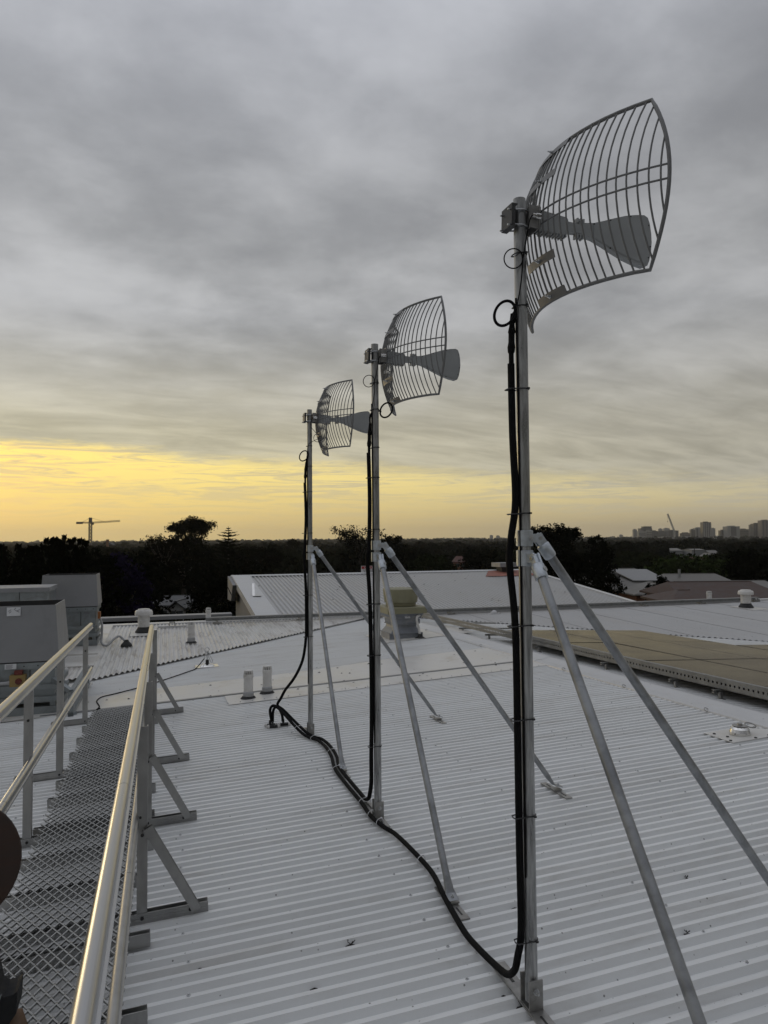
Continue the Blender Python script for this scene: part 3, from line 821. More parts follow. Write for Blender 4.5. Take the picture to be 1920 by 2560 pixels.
# ---------------------------------------------------------------- feeder cables
def smooth_path(pts, n=6):
    P = [Vector(p) for p in pts]; out = []
    for i in range(len(P) - 1):
        p0, p1, p2, p3 = P[max(i - 1, 0)], P[i], P[i + 1], P[min(i + 2, len(P) - 1)]
        for k in range(n):
            t = k / n
            out.append(.5 * ((2 * p1) + (p2 - p0) * t + (2 * p0 - 5 * p1 + 4 * p2 - p3) * t * t + (3 * p1 - p0 - 3 * p2 + p3) * t ** 3))
    out.append(P[-1]); return out


def loop(c, e1, e2, r, n=22): return [Vector(c) + Vector(e1) * r * math.cos(2 * PI * k / n) + Vector(e2) * r * math.sin(2 * PI * k / n) for k in range(n + 1)]


G1 = [(-.037, .389, .015), (-.042, .528, .012), (-.025, .710, .010), (-.004, .889, .008), (.030, 1.131, .005), (.030, 1.369, .001), (.010, 1.700, -.006), (-.022, 1.849, -.011), (-.048, 2.052, -.016), (-.041, 2.290, -.020),
      (-.042, 2.475, -.023), (-.044, 2.717, -.028), (-.043, 3.007, -.033), (-.030, 3.211, -.036), (.011, 3.479, -.039), (.030, 3.785, -.044), (.010, 4.044, -.049), (-.039, 4.176, -.054), (-.082, 4.30, -.046), (-.130, 4.45, -.009),
      (-.177, 4.58, .041), (-.231, 4.72, .096), (-.285, 4.81, .125), (-.318, 4.83, .085), (-.312, 4.83, .010), (-.300, 4.83, -.045)]
G2 = [(-.015, 2.250, .030), (.000, 2.382, -.014), (.000, 2.534, -.021), (-.001, 2.783, -.026), (.000, 3.010, -.030), (.010, 3.222, -.035), (.055, 3.488, -.037), (.072, 3.795, -.042), (.055, 4.050, -.047), (.000, 4.176, -.050), (-.042, 4.30, -.040),
      (-.095, 4.46, -.002), (-.150, 4.60, .048), (-.215, 4.74, .105), (-.262, 4.80, .115), (-.290, 4.825, .060), (-.292, 4.83, -.040)]
G3 = [(-.045, 4.338, .850), (-.052, 4.38, .741), (-.060, 4.45, .627), (-.085, 4.52, .512), (-.130, 4.60, .403), (-.188, 4.68, .301), (-.222, 4.75, .205), (-.250, 4.79, .140), (-.225, 4.79, .085), (-.199, 4.81, .020), (-.191, 4.82, -.042)]
cab = [('feeder cable in black conduit down the nearest mast and away along the roof', [2.932, 2.722, 2.39, 1.898, 1.461, 1.10, .73, .26], (-.078, 2.685), (-.040, 2.905), 2.49,
        [(-.052, 0, 2.49), (-.050, -.004, 2.2), (-.050, -.004, 1.95), (-.064, .0, 1.80), (-.066, .004, 1.70), (-.056, 0, 1.45), (-.050, 0, 1.0), (-.048, 0, .6), (-.046, .0, .30), (-.046, .02, .19), (-.040, .06, .115), (-.032, .14, .052), (-.030, .25, .026)] + G1),
       ('black feeder conduit down the middle mast, joining the bundle at its foot', [2.893, 2.713, 2.456, 2.254, 1.907, 1.411, 1.073, .477], (.075, 2.711), (-.048, 2.90), 2.42,
        [(-.050, 2.062, 2.42), (-.048, 2.062, 2.1), (-.060, 2.062, 1.80), (-.062, 2.066, 1.70), (-.050, 2.062, 1.4), (-.048, 2.062, .8), (-.046, 2.066, .40), (-.044, 2.085, .20), (-.038, 2.15, .09)] + G2),
       ('black feeder conduit leaving the farthest mast and hanging down to the plugs', [2.80, 2.60, 2.35, 1.95, 1.35, .95], (-.060, 2.70), (.075, 2.88), 2.44,
        [(-.050, 4.332, 2.44), (-.048, 4.332, 2.1), (-.060, 4.332, 1.80), (-.060, 4.334, 1.70), (-.050, 4.332, 1.4), (-.046, 4.333, 1.0)] + G3)]
for i, (lab, ties, L1, L2, top, path) in enumerate(cab):
    b = MASTB[i]; rb = R1(0, b)
    t = thing('feeder_cable', lab, 'cable', -.05, b, rb, 'black feeder cables')
    pth = [(p[0] + (.006 if k < 9 else 0) - (.004 * math.sin(k * 2.1 + i) if k < 7 else 0), p[1] + (.003 * math.cos(k * 1.7) if k < 7 else 0), p[2] + (rb if k < (0, 7, 6)[i] else 0)) for k, p in enumerate(path)]
    B = mb(t); B.tube(smooth_path(pth, 5), .0140, 12); B.build('conduit', M_BLACK, t)
    # splice above the conduit
    B = mb(t); x0 = path[0][0] + .006; z = top + rb
    B.tube([(x0, b, z - .03), (x0, b, z + .04), (x0, b, z + .045), (x0 + .001, b, z + .065), (x0 + .002, b, z + .085), (x0 + .003, b, z + .12), (x0 + .004, b, z + .125), (x0 + .005, b, z + .15), (x0 + .008, b, z + .20)],
           [.010, .010, .0135, .0155, .0125, .0125, .0155, .011, .008], 12); B.build('splice', M_BLACK, t)
    # thick spare loop and thin jumper loop
    sgn = -1 if L1[0] < 0 else 1
    c = (L1[0], b - .012, L1[1] + rb); e1 = Vector((.80, -.18, .10)); e2 = Vector((.16, .0, 1.0))
    B = mb(t); start = [(x0 + .008, b, z + .19), (x0 + .012, b - .004, L1[1] + rb - .03)]
    lp = loop(c, e1, e2, .050); lp = [lp[(k + (0 if sgn < 0 else 11)) % 22] for k in range(23)]
    B.tube(smooth_path(start + lp, 3), .0058, 8); B.build('spare_loop', M_BLACK, t)
    B = mb(t); c2 = (L2[0], b - .02, L2[1] + rb)
    jp = [(.030, b - .056, 3.074 + rb), (.012, b - .060, 3.05 + rb), (.004, b - .045, 2.98 + rb)] + loop(c2, (.9, -.25, 0), (.05, 0, 1.0), .040) + [(-.012, b - .030, 2.82 + rb), (-.030, b - .026, 2.72 + rb), (x0 + .008, b, z + .20)]
    B.tube(smooth_path(jp, 2), .0026, 7); B.build('jumper', M_BLACK, t)
    # thin spare cable beside the conduit
    B = mb(t); B.tube(smooth_path([(-.028, b - .012, 2.75 + rb), (-.026, b - .014, 2.2 + rb), (-.026, b - .016, 1.2 + rb), (-.026, b - .016, .5 + rb)], 4), .004, 7); B.build('earth_cable', M_BLACK, t)
    for h in ties:
        B = mb(t); n = 20; z = h + rb; near = min(path[:9], key=lambda p: abs(p[2] - h)); xo = near[0] - .015 if h < top else -.030
        ring = [(.0262 * math.cos(q), b + .0262 * math.sin(q), z) for q in np.linspace(-PI * .62, PI * .62, 14)]
        ring += [(xo, b + .018, z - .004), (xo - .004, b, z - .005), (xo, b - .018, z - .004)]
        B.tube(ring, .0028, 6, closed=True); B.box((.012, b - .029, z), (.010, .007, .007)); B.build('cable_tie', M_TIE, t)
ctie = [(.025, 1.30), (-.03, 1.92), (-.045, 2.07), (-.02, 2.32), (-.02, 3.12), (.045, 3.6), (.0, 4.12), (-.10, 4.42)]
tt = bpy.data.objects[ 'feeder_cable']
for a, b in ctie:
    B = mb(tt); z = R1(a, b) + .03 + (.03 if b > 4.3 else 0); w = .026 if b < 2.2 else .045
    B.tube([(a + w * math.cos(q), b + .006 * math.cos(q), z + .026 * math.sin(q)) for q in np.linspace(0, 2 * PI, 15)[:-1]], .0022, 6, closed=True); B.box((a + .01, b, z + .028), (.012, .008, .006))
    B.build('cable_tie', M_STICK, tt)
pl_lab = ['black cable plug with white bands, left front under the cable hump', 'black cable plug with white bands, half hidden behind the front one', 'black cable plug with white bands, right of the other two']
for i, (a, b) in enumerate(((-.290, 4.80), (-.305, 4.875), (-.175, 4.84))):
    t = thing('cable_plug', pl_lab[i], 'plug', a, b, R1(a, b), 'cable plugs on the roof')
    z = R1(a, b) + .018
    B = mb(t); B.cyl((a - .060, b, z), (a + .060, b, z), .0165, 12); B.cyl((a - .008, b, z), (a - .008, b, z + .05), .012, 10); B.build('body', M_TIE, t)
    for sg in (-1, 1):
        B = mb(t); B.lathe([(.0165, 0), (.020, .001), (.020, .017), (.0165, .018)], (a + sg * .050 - .009, b, z), 12, (1, 0, 0)); B.cyl((a + sg * .060, b, z), (a + sg * .068, b, z), .012, 10); B.build('band', M_PVC, t)

# ---------------------------------------------------------------- vents
def vent_pipe(a, b, h, H, r, label, boot=True, grp='white plastic vent pipes'):
    t = thing('vent_pipe', label, 'vent pipe', a, b, h, grp)
    B = mb(t); B.lathe([(r * 1.16, h), (r * 1.16, h + H * .22), (r * 1.02, h + H * .24), (r, h + H * .25)], (a, b, 0), 20); B.build('socket', M_PVCG, t)
    B = mb(t); B.lathe([(r, h + H * .25), (r, h + H * .72), (r * 1.08, h + H * .73), (r * 1.08, h + H * .85), (r * .95, h + H * .87)], (a, b, 0), 20); B.build('pipe', M_PVC, t)
    B = mb(t); n = 14
    for k in range(n):
        q = 2 * PI * k / n; c, s = math.cos(q), math.sin(q)
        B.bar((a + r * .98 * c, b + r * .98 * s, h + H * .86), (a + r * .84 * c, b + r * .84 * s, h + H * .985), r * .22, r * .12, (c, s, 0))
    B.lathe([(r * .86, h + H * .975), (r * .86, h + H), (r * .5, h + H * 1.01), (0, h + H * 1.012)], (a, b, 0), 20); cg = B.build('cap', M_PVC, t)
    B = mb(t); B.lathe([(r * .70, h + H * .86), (r * .60, h + H * .97), (0, h + H * .97)], (a, b, 0), 16); B.build('cage', M_HOODIN, cg)
    if boot: B = mb(t); B.lathe([(r * 1.7, h), (r * 1.5, h + .012), (r * 1.2, h + .03)], (a, b, 0), 16); B.build('boot', M_BOOT, t)
    return t


vent_pipe(-.360, 6.42, R1(-.36, 6.42) + .005, .340, .057, 'stained white vent pipe with slotted cap, left of the pair by the cables')
vent_pipe(-.105, 6.60, R1(-.10, 6.6) + .005, .340, .057, 'clean white vent pipe with slotted cap, right of the pair by the cables')
vent_pipe(-.85, 11.75, R3(0, 11.75) + .02, .40, .064, 'white vent pipe with grey socket on the corrugated roof')
vent_pipe(-.36, 14.75, R3(0, 14.7) - .05, .36, .060, 'short white vent pipe behind the left end of the cable tray', False)
vent_pipe(13.95, 14.80, R3(0, 14.7) - .05, .34, .075, 'short white vent pipe behind the right end of the cable tray', False)


def mushroom(a, b, h, H, r, label):
    t = thing('mushroom_vent', label, 'roof vent', a, b, h, 'white mushroom vents')
    B = mb(t); B.lathe([(r * .66, h + .06), (r * .66, h + H * .50), (r * .70, h + H * .51), (r * .70, h + H * .53), (r * .66, h + H * .54), (r * .66, h + H * .72)], (a, b, 0), 24); B.build('pipe', M_PVC, t)
    B = mb(t); B.lathe([(r * .66, h + H * .71), (r * .98, h + H * .735), (r * 1.02, h + H * .76), (r * .99, h + H * .88), (r * .90, h + H * .945), (r * .68, h + H * .965), (r * .66, h + H * 1.0), (0, h + H * 1.01)], (a, b, 0), 28); B.build('cap', M_PVC, t)
    B = mb(t); B.lathe([(r * 1.0, h + .0), (r * .95, h + .03), (r * .70, h + .10), (r * .67, h + .12)], (a, b, 0), 20); B.build('boot', M_BOOT, t)
    B = mb(t); B.prism([(a - r * 1.45, b - r * 2.6, R3(0, b - r * 2.6) + .028), (a + r * 1.45, b - r * 2.6, R3(0, b - r * 2.6) + .028), (a + r * 1.45, b + r * 1.6, R3(0, b + r * 1.6) + .028), (a - r * 1.45, b + r * 1.6, R3(0, b + r * 1.6) + .028)], (0, 0, -.012)); B.build('flashing', M_FLASH, t)


mushroom(-1.755, 13.30, R3(0, 13.3) + .02, .49, .178, 'white mushroom-capped vent on the corrugated roof beside the handrail end')
mushroom(13.65, 13.10, R3(0, 13.1) + .02, .48, .195, 'white mushroom-capped vent at the far right end of the cable tray')
# square vent on the back roof
t = thing('roof_vent', 'squat grey box vent on the rusty patch of the back roof', 'roof vent', 10.8, 21.6, R5(0, 21.6))
h = R5(0, 21.6); B = mb(t); B.bb(10.58, 11.06, 21.5, 21.95, h - .02, h + .20); B.build('base', M_HOODIN, t)
B = mb(t); B.prism([(10.45, 21.35, h + .19), (11.18, 21.35, h + .19), (11.18, 22.1, h + .19), (10.45, 22.1, h + .19)], (0, 0, .15)); B.build('hood', M_DUCT, t)
# conduit from the ground of the plant platform
t = thing('roof_bracket', 'small bright upright plate on the left verge of the back roof', 'bracket', 1.18, 18.2, R5(0, 18.2))
B = mb(t); h = R5(0, 18.2); B.prism([(1.06, 18.0, h + .02), (1.30, 18.0, h + .02), (1.30, 18.35, h + .05), (1.06, 18.35, h + .05)], (0, 0, .008)); B.build('base', M_CAP, t)
B = mb(t); B.prism([(1.05, 18.05, h + .02), (1.075, 18.05, h + .02), (1.10, 18.42, h + .36), (1.08, 18.42, h + .36)], (.05, -.01, 0)); B.build('plate', M_SHINY, t)

# ---------------------------------------------------------------- olive exhaust fan
t = thing('exhaust_fan', 'olive-cowled exhaust fan on a grey flared duct behind the middle mast', 'exhaust fan', 2.97, 10.2, R1(2.97, 10.2))
def frust(B, c, levels, smooth=False):
    """stack of rectangles (h, half a, half b)"""
    for (h0, x0, y0), (h1, x1, y1) in zip(levels[:-1], levels[1:]):
        vs = [(c[0] + sx * x, c[1] + sy * y, h) for h, x, y in ((h0, x0, y0), (h1, x1, y1)) for sx, sy in ((-1, -1), (1, -1), (1, 1), (-1, 1))]
        B.add(vs, [(k, (k + 1) % 4, 4 + (k + 1) % 4, 4 + k) for k in range(4)], smooth)
c = (2.985, 10.52); hb = R1(2.98, 10.4)
B = mb(t); frust(B, c, [(hb - .03, .31, .31), (hb + .09, .31, .31), (hb + .12, .29, .29), (hb + .20, .235, .235), (hb + .26, .225, .225)]); frust(B, c, [(hb + .265, .245, .245), (hb + .37, .255, .255), (hb + .375, .30, .30), (hb + .40, .30, .30), (hb + .475, .345, .345)]); B.build('duct', M_DUCT, t)
B = mb(t)
for z, x in ((hb + .255, .262), (hb + .365, .268), (hb + .095, .325)): frust(B, c, [(z, x, x), (z + .012, x, x), (z + .012, x - .03, x - .03)]); 
for sx in (-1, 1): B.bb(c[0] + sx * .31 - .02, c[0] + sx * .31 + .02, c[1] - .30, c[1] - .27, hb - .02, hb + .11); B.bb(c[0] + sx * .27 - .02, c[0] + sx * .27 + .02, c[1] - .26, c[1] - .24, hb + .27, hb + .36)
B.build('flange', M_DUCT, t)
B = mb(t); frust(B, c, [(hb + .470, .365, .365), (hb + .475, .385, .385), (hb + .585, .385, .385), (hb + .595, .375, .375), (hb + .596, .2, .2)]); B.build('collar', M_COWL, t)
B = mb(t); B.lathe([(.26, hb + .60), (.285, hb + .605), (.29, hb + .66), (.315, hb + .67), (.335, hb + .80), (.345, hb + .915), (.340, hb + .925), (.315, hb + .90)], (c[0], c[1], 0), 28); B.build('cowl', M_COWL, t)
B = mb(t); B.lathe([(.315, hb + .90), (.20, hb + .925), (.10, hb + .945), (0, hb + .95)], (c[0], c[1], 0), 24); B.build('dome', M_COWL, t)
B = mb(t); B.box((c[0] + .02, c[1] - .317, hb + .425), (.10, .004, .085), Matrix.Rotation(-.55, 3, 'X')); st = B.build('sticker', M_STICK, t)
B = mb(t)
for k in range(3): B.box((c[0] - .01 + .03 * k, c[1] - .3195, hb + .43), (.010, .003, .05), Matrix.Rotation(-.55, 3, 'X'))
B.build('print', M_INK, st)
B = mb(t); B.tube(smooth_path([(c[0] + .27, c[1] - .30, hb + .43), (c[0] + .20, c[1] - .36, hb + .41), (c[0] + .19, c[1] - .37, hb + .33), (c[0] + .225, c[1] - .37, hb + .20), (c[0] + .235, c[1] - .40, hb + .08), (c[0] + .235, c[1] - .42, hb + .02)], 5), .024, 10); B.build('conduit', M_PVC, t)
B = mb(t); B.lathe([(.14, hb - .01), (.11, hb + .02), (.05, hb + .05), (.03, hb + .10)], (c[0] + .235, c[1] - .42, 0), 12); B.build('boot', M_BOOT, t)

# ---------------------------------------------------------------- plant hoods on the left
def hood(a0, a1, b0, b1, hbase, hmid, htop, label, flare=.05, back=.10):
    t = thing('exhaust_hood', label, 'ventilation unit', (a0 + a1) / 2, (b0 + b1) / 2, hbase, 'grey rooftop ventilation units')
    B = mb(t); lo = [(a0, b0), (a1, b0), (a1, b1), (a0, b1)]; hi = [(a0 + flare, b0 + back * .5), (a1 - flare, b0 + back * .5), (a1 - flare, b1 - back), (a0 + flare, b1 - back)]
    vs = [(x, y, hmid) for x, y in lo] + [(x, y, htop) for x, y in hi] + [(x + (.012 if k in (0, 3) else -.012), y + (.012 if k in (0, 1) else -.012), htop) for k, (x, y) in enumerate(hi)]
    B.add(vs[:8], [(k, (k + 1) % 4, 4 + (k + 1) % 4, 4 + k) for k in range(4)])
    B.add(vs[4:], [(k, (k + 1) % 4, 4 + (k + 1) % 4, 4 + k) for k in range(4)])
    B.add([(a0, b0, hmid), (a1, b0, hmid), (a1, b1, hmid), (a0, b1, hmid)], [(3, 2, 1, 0)]); hd = B.build('hood', M_HOOD, t)
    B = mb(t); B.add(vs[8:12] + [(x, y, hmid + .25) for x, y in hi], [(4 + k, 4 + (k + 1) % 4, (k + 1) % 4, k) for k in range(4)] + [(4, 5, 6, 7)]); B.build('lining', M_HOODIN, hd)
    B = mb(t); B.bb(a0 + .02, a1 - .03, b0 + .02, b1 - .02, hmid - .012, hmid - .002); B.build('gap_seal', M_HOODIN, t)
    zz = [hmid - .012, hmid - .10, hmid - .12, hbase + (hmid - hbase) * .45, hbase + .18]
    B = mb(t); B.bb(a0 + .03, a1 - .05, b0 + .03, b1 - .03, hbase + .14, hmid - .012)
    B.build('cabinet', M_CABINET, t)
    B = mb(t)
    for z0, z1, pr in ((hmid - .09, hmid - .015, .012), (hbase + .30, hbase + .36, .02), (hbase + .16, hbase + .22, .03), (hbase + .0, hbase + .10, .02)): B.bb(a0 + .01 - pr, a1 - .03 + pr, b0 + .015 - pr, b1, z0, z1)
    B.build('rail', M_CABINET, t)
    B = mb(t)
    for a in (a0 + (a1 - a0) * .36, a0 + (a1 - a0) * .70): B.bb(a - .004, a + .004, b0 + .018, b0 + .032, hbase + .37, hmid - .10)
    for a in np.linspace(a0 + .08, a1 - .08, 7):
        for z in (hmid - .05, hbase + .33): B.cyl((a, b0 + .02, z), (a, b0 - .004, z), .008, 6)
    stuff(B.build('seam', M_HOODIN, t))
    B = mb(t)
    for k in range(6): B.bb(a0 + .10, a0 + (a1 - a0) * .32, b0 + .012, b0 + .030, hbase + .40 + .030 * k, hbase + .412 + .030 * k)
    B.build('louvre', M_CABINET, t)
    B = mb(t)
    for a in (a0 + .06, a1 - .07):
        for b in (b0 + .05, b1 - .06): B.bb(a - .03, a + .03, b - .03, b + .03, hbase, hbase + .20)
    B.build('leg', M_CABINET, t)
    return t


u1 = hood(-3.62, -2.555, 6.88, 7.86, R1(-3, 7) + .01, .385, 1.045, 'nearest grey ventilation hood with yellow isolator box beside the handrail')
u2 = hood(-3.53, -2.53, 11.85, 12.75, R3(0, 12) + .04, .605, 1.19, 'rear grey ventilation hood with orange isolator beside the corrugated roof', .04)
B = mb(u1); B.bb(-3.132, -2.985, 6.905, 6.911, .93, 1.032); st = B.build('sticker', M_STICK, u1)
B = mb(u1)
for (x, z, w, q) in ((-3.10, .995, .035, .6), (-3.095, .975, .03, .7), (-3.045, 1.012, .03, .9), (-3.02, .985, .05, -.5), (-3.01, .995, .04, .5)): B.box((x, 6.9035, z), (w, .002, .007), Matrix.Rotation(-q, 3, 'Y'))
B.build('print', M_INK, st)
B = mb(u1); B.bb(-3.137, -3.013, 6.852, 6.858, .313, .373); st = B.build('rating_plate', M_STICK, u1)
B = mb(u1); 
for k in range(4): B.bb(-3.125, -3.06 + .01 * (k % 2), 6.850, 6.853, .322 + .012 * k, .327 + .012 * k)
B.build('print', M_INK, st)
B = mb(u1); B.bb(-3.076, -2.908, 6.80, 6.905, .112, .243); iso = B.build('isolator_box', M_YEL, u1)
B = mb(u1); B.cyl((-2.978, 6.80, .175), (-2.978, 6.782, .175), .036, 18); B.box((-2.978, 6.775, .175), (.062, .018, .014)); B.build('handle', M_RED, iso)
B = mb(u1); B.bb(-3.03, -2.945, 6.82, 6.90, .246, .295); B.build('red_box', M_RED, u1)
B = mb(u1); B.tube([(-3.55, 6.83, .150), (-3.076, 6.83, .155)], .020, 10); B.tube([(-3.10, 6.83, .155), (-3.06, 6.83, .155)], .026, 10); B.build('conduit', M_PVCG, u1)
B = mb(u1); B.prism([(-2.60, 6.9, -.24), (-2.36, 6.62, -.235), (-2.36, 6.62, -.19), (-2.60, 6.9, -.19)], (.03, .05, 0)); B.bb(-2.42, -2.36, 6.6, 8.6, R1(-2.4, 7.6) + .01, R1(-2.4, 7.6) + .06); B.bb(-2.42, -2.36, 6.6, 6.66, -.24, .05); B.bar((-2.39, 6.63, .05), (-2.62, 6.9, .16), .05, .05); B.bb(-2.42, -2.36, 8.4, 8.46, -.26, .03); B.bar((-2.39, 6.63, .03), (-2.39, 8.43, .03), .05, .06); B.build('support_frame', M_CABINET, u1)
B = mb(u2); B.bb(-2.545, -2.50, 11.95, 12.10, .36, .485); B.build('isolator_box', M_ORANGE, u2)
B = mb(u2); B.tube(smooth_path([(-2.51, 12.02, .36), (-2.47, 12.0, .25), (-2.47, 11.98, .05), (-2.47, 11.9, -.08), (-2.40, 11.75, -.12), (-2.33, 11.70, -.10), (-2.25, 11.8, -.02), (-2.16, 11.9, .02), (-2.06, 11.85, -.06), (-2.02, 11.7, -.115)], 5), .020, 10); B.build('conduit', M_PVCG, u2)
B = mb(u2); B.lathe([(.11, -.15), (.09, -.10), (.05, -.06), (.035, -.03)], (-2.02, 11.70, 0), 12); B.build('boot', M_BOOT, u2)
B = mb(u2); 
for k, (x, z) in enumerate(((-2.74, .47), (-2.70, .465), (-2.72, .42), (-2.72, .40))): B.bb(x - .03, x + .02, 11.872, 11.879, z, z + (.02 if k < 2 else .006))
B.build('print', M_INK, u2)
t = thing('air_duct', 'long low grey air duct at the left edge behind the nearest hood', 'air duct', -4.2, 10.8, .2)
B = mb(t)
for x0, x1 in ((-5.6, -4.62), (-4.61, -3.63), (-3.62, -3.20)): B.bb(x0, x1, 10.5, 11.4, .15, .985)
B.build('casing', M_CABINET, t)
B = mb(t); B.bb(-5.62, -3.17, 10.47, 11.43, .985, 1.055); B.build('lid', M_HOOD, t)
B = mb(t)
for a in (-5.3, -3.5): B.bb(a - .04, a + .04, 10.6, 11.3, R3(0, 10.8), .16)
B.build('leg', M_CABINET, t)

# ---------------------------------------------------------------- anchors, safety line, sign
def anchor_plate(a, b, h, label, fn):
    t = thing('roof_anchor', label, 'roof anchor', a, b, h, 'roof safety anchors')
    return t


a, b = 3.34, 2.50; h = R1(a, b)
t = anchor_plate(a, b, h, 'polished domed roof anchor on a square plate beside the ridge cap', R1)
B = mb(t); B.prism([(a - .20, b - .17, R1(a - .2, b - .17) + .003), (a + .32, b - .17, R1(a + .32, b - .17) + .003), (a + .32, b + .17, R1(a + .32, b + .17) + .003), (a - .20, b + .17, R1(a - .2, b + .17) + .003)], (0, 0, .004)); B.build('plate', M_FLASH, t)
B = mb(t); B.lathe([(.085, h + .008), (.085, h + .03), (.075, h + .055), (.055, h + .075), (.050, h + .08), (0, h + .082)], (a + .03, b, 0), 28); B.build('dome', M_SHINY, t)
B = mb(t); B.lathe([(.062, h + .078), (.062, h + .083), (.022, h + .083), (.020, h + .10), (0, h + .10)], (a + .03, b, 0), 12, smooth=False); B.tube(loop((a + .13, b - .01, h + .078), (1, 0, 0), (0, .9, .25), .045, 14), .006, 6); B.build('ring', M_PLATE, t)
for x, y in ((-.18, -.12), (-.12, -.02), (-.15, .10), (.27, -.14), (.20, -.14), (.28, .1), (.05, -.15)):
    B = mb(t); B.cyl((a + x, b + y, R1(a + x, b + y) + .006), (a + x, b + y, R1(a + x, b + y) + .014), .012, 8); B.build('bolt', M_DARKBOLT, t)
a, b = -.69, 9.28; h = R1(a, b)
t = anchor_plate(a, b, h, 'small roof anchor with upright ring holding the black safety line', R1)
B = mb(t); B.prism([(a - .19, b - .13, h + .004), (a + .17, b - .13, h + .012), (a + .17, b + .13, h + .012), (a - .19, b + .13, h + .004)], (0, 0, .006)); B.lathe([(.13, h + .010), (.10, h + .035), (.04, h + .05)], (a, b, 0), 18); B.build('plate', M_SHINY, t)
B = mb(t); B.lathe([(.028, h + .05), (.024, h + .11)], (a, b, 0), 12); B.build('boot', M_BOOT, t)
B = mb(t); B.tube([(a, b, h + .10), (a - .005, b, h + .24)], .008, 8); B.tube(loop((a - .005, b, h + .27), (1, .2, 0), (0, 0, 1), .035, 16), .006, 6)
B.tube(smooth_path([(a + .01, b, h + .25), (a + .045, b - .01, h + .17), (a + .085, b - .02, h + .085), (a + .055, b - .02, h + .075), (a + .02, b - .01, h + .16), (a + .0, b, h + .25)], 4), .005, 6); B.tube([(a - .02, b, h + .25), (a - .05, b - .02, h + .12)], .005, 6); B.build('ring', M_BOLT, t)
hl = [(-.74, 9.26, -.07), (-.80, 9.20, -.13), (-.87, 9.13, -.192), (-.90, 9.05, -.195), (-.996, 8.90, -.196), (-1.293, 8.45, -.200), (-1.666, 7.96, -.206), (-1.959, 7.68, -.214), (-2.123, 7.54, -.219), (-2.165, 7.30, -.217), (-2.125, 7.05, -.210), (-2.10, 6.88, -.205), (-2.12, 6.70, -.20), (-2.06, 6.45, -.13)]
B = MB(); B.tube(smooth_path(hl, 5), .0075, 8); solo('safety_line', 'thin black safety line trailing from the ringed anchor to the walkway end', 'rope', M_BLACK, B, -.74, 9.26, R1(-.7, 9.3))
a, b = -1.18, 13.9; h = R3(0, b) + .02
t = anchor_plate(a, b, h, 'low pale anchor bar across the corrugations by the mushroom vent', R3)
B = mb(t); B.bb(a - .30, a + .32, b - .06, b + .06, h, h + .035); B.build('plate', M_CAP, t)
B = mb(t); B.tube([(a - .06, b - .03, h + .03), (a - .05, b - .03, h + .11), (a + .05, b - .03, h + .11), (a + .06, b - .03, h + .03)], .014, 8); B.build('ring', M_PLATE, t)
a, b = 6.6, 13.95; h = R3(0, b) + .02
t = anchor_plate(a, b, h, 'small white anchor dome at the top of the right corrugated roof', R3)
B = mb(t); B.lathe([(.09, h), (.07, h + .05), (.03, h + .08), (0, h + .085)], (a, b, 0), 14); B.bb(a - .16, a + .16, b - .08, b + .08, h - .005, h + .008); B.build('plate', M_CAP, t)

t = thing('warning_sign', 'red and white DANGER sign standing on the back roof ridge', 'sign', 5.66, 22.1, .55)
B = mb(t); B.bb(5.36, 5.98, 22.10, 22.112, .60, .875); pn = B.build('panel', M_SIGNW, t)
B = mb(t); B.bb(5.375, 5.965, 22.095, 22.1005, .765, .862); B.build('header', M_SIGNR, pn)
B = mb(t)
for x in (5.42, 5.92): B.bb(x - .015, x + .015, 22.112, 22.13, .52, .85)
B.build('post', M_PLATE, t)
B = mb(t)
for row, z in enumerate((.722, .683, .645)):
    x = 5.42 + row * .03
    for w in ((.05, .06, .05, .06, .05, .07), (.06, .05, .06, .07, .05), (.05, .06, .05, .05, .06))[row]: B.bb(x, x + w - .012, 22.096, 22.1002, z, z + .024); x += w + .012
B.build('print', M_INK, pn)
cu = bpy.data.curves.new('lettering', 'FONT'); cu.body = 'DANGER'; cu.size = .098; cu.align_x = 'CENTER'; cu.extrude = .001
fo = bpy.data.objects.new('lettering', cu); COL.objects.link(fo)
dg = bpy.context.evaluated_depsgraph_get(); lm = bpy.data.meshes.new_from_object(fo.evaluated_get(dg)); bpy.data.objects.remove(fo)
lm.materials.clear(); lm.materials.append(M_SIGNW)
lo = bpy.data.objects.new('lettering', lm); COL.objects.link(lo); lo.parent = pn
lo.matrix_local = Matrix.Translation(Vector((5.67, 22.0935, .778)) - Vector(tuple(t['o']))) @ Matrix.Rotation(PI / 2, 4, 'X')

# ---------------------------------------------------------------- cable drum and bag at the left edge
ca, cb, ch = -2.040, .30, .690
t = thing('cable_drum', 'dark brown round plywood cable drum cut by the left edge beside the rail', 'cable drum', ca, cb, ch)
axd = Vector((.21, -.91, .36)).normalized()
for k in (0, 1):
    B = mb(t); r = .208 - .02 * k; B.lathe([(0, -.008), (r - .004, -.008), (r, -.004), (r, .004), (r - .004, .008), (0, .008)], Vector((ca, cb, ch)) - axd * .13 * k, 40, axd, False); B.build('flange', M_DRUM, t)
B = mb(t); B.cyl(Vector((ca, cb, ch)) - axd * .01, Vector((ca, cb, ch)) - axd * .12, .12, 20); B.build('wound_cable', M_BLACK, t)
B = mb(t); B.tube([(ca - .10, cb + .05, ch + .0), (ca - .13, cb + .065, R1(-2.16, .3) + 1.03)], .006, 6); B.build('sling', M_BLACK, t)
ta, tb = -2.0, .34; th = R1(ta, tb) + .088
t = thing('tool_bag', 'black tool bag with pale grey V flap and tan base at lower left edge', 'bag', ta, tb, th)
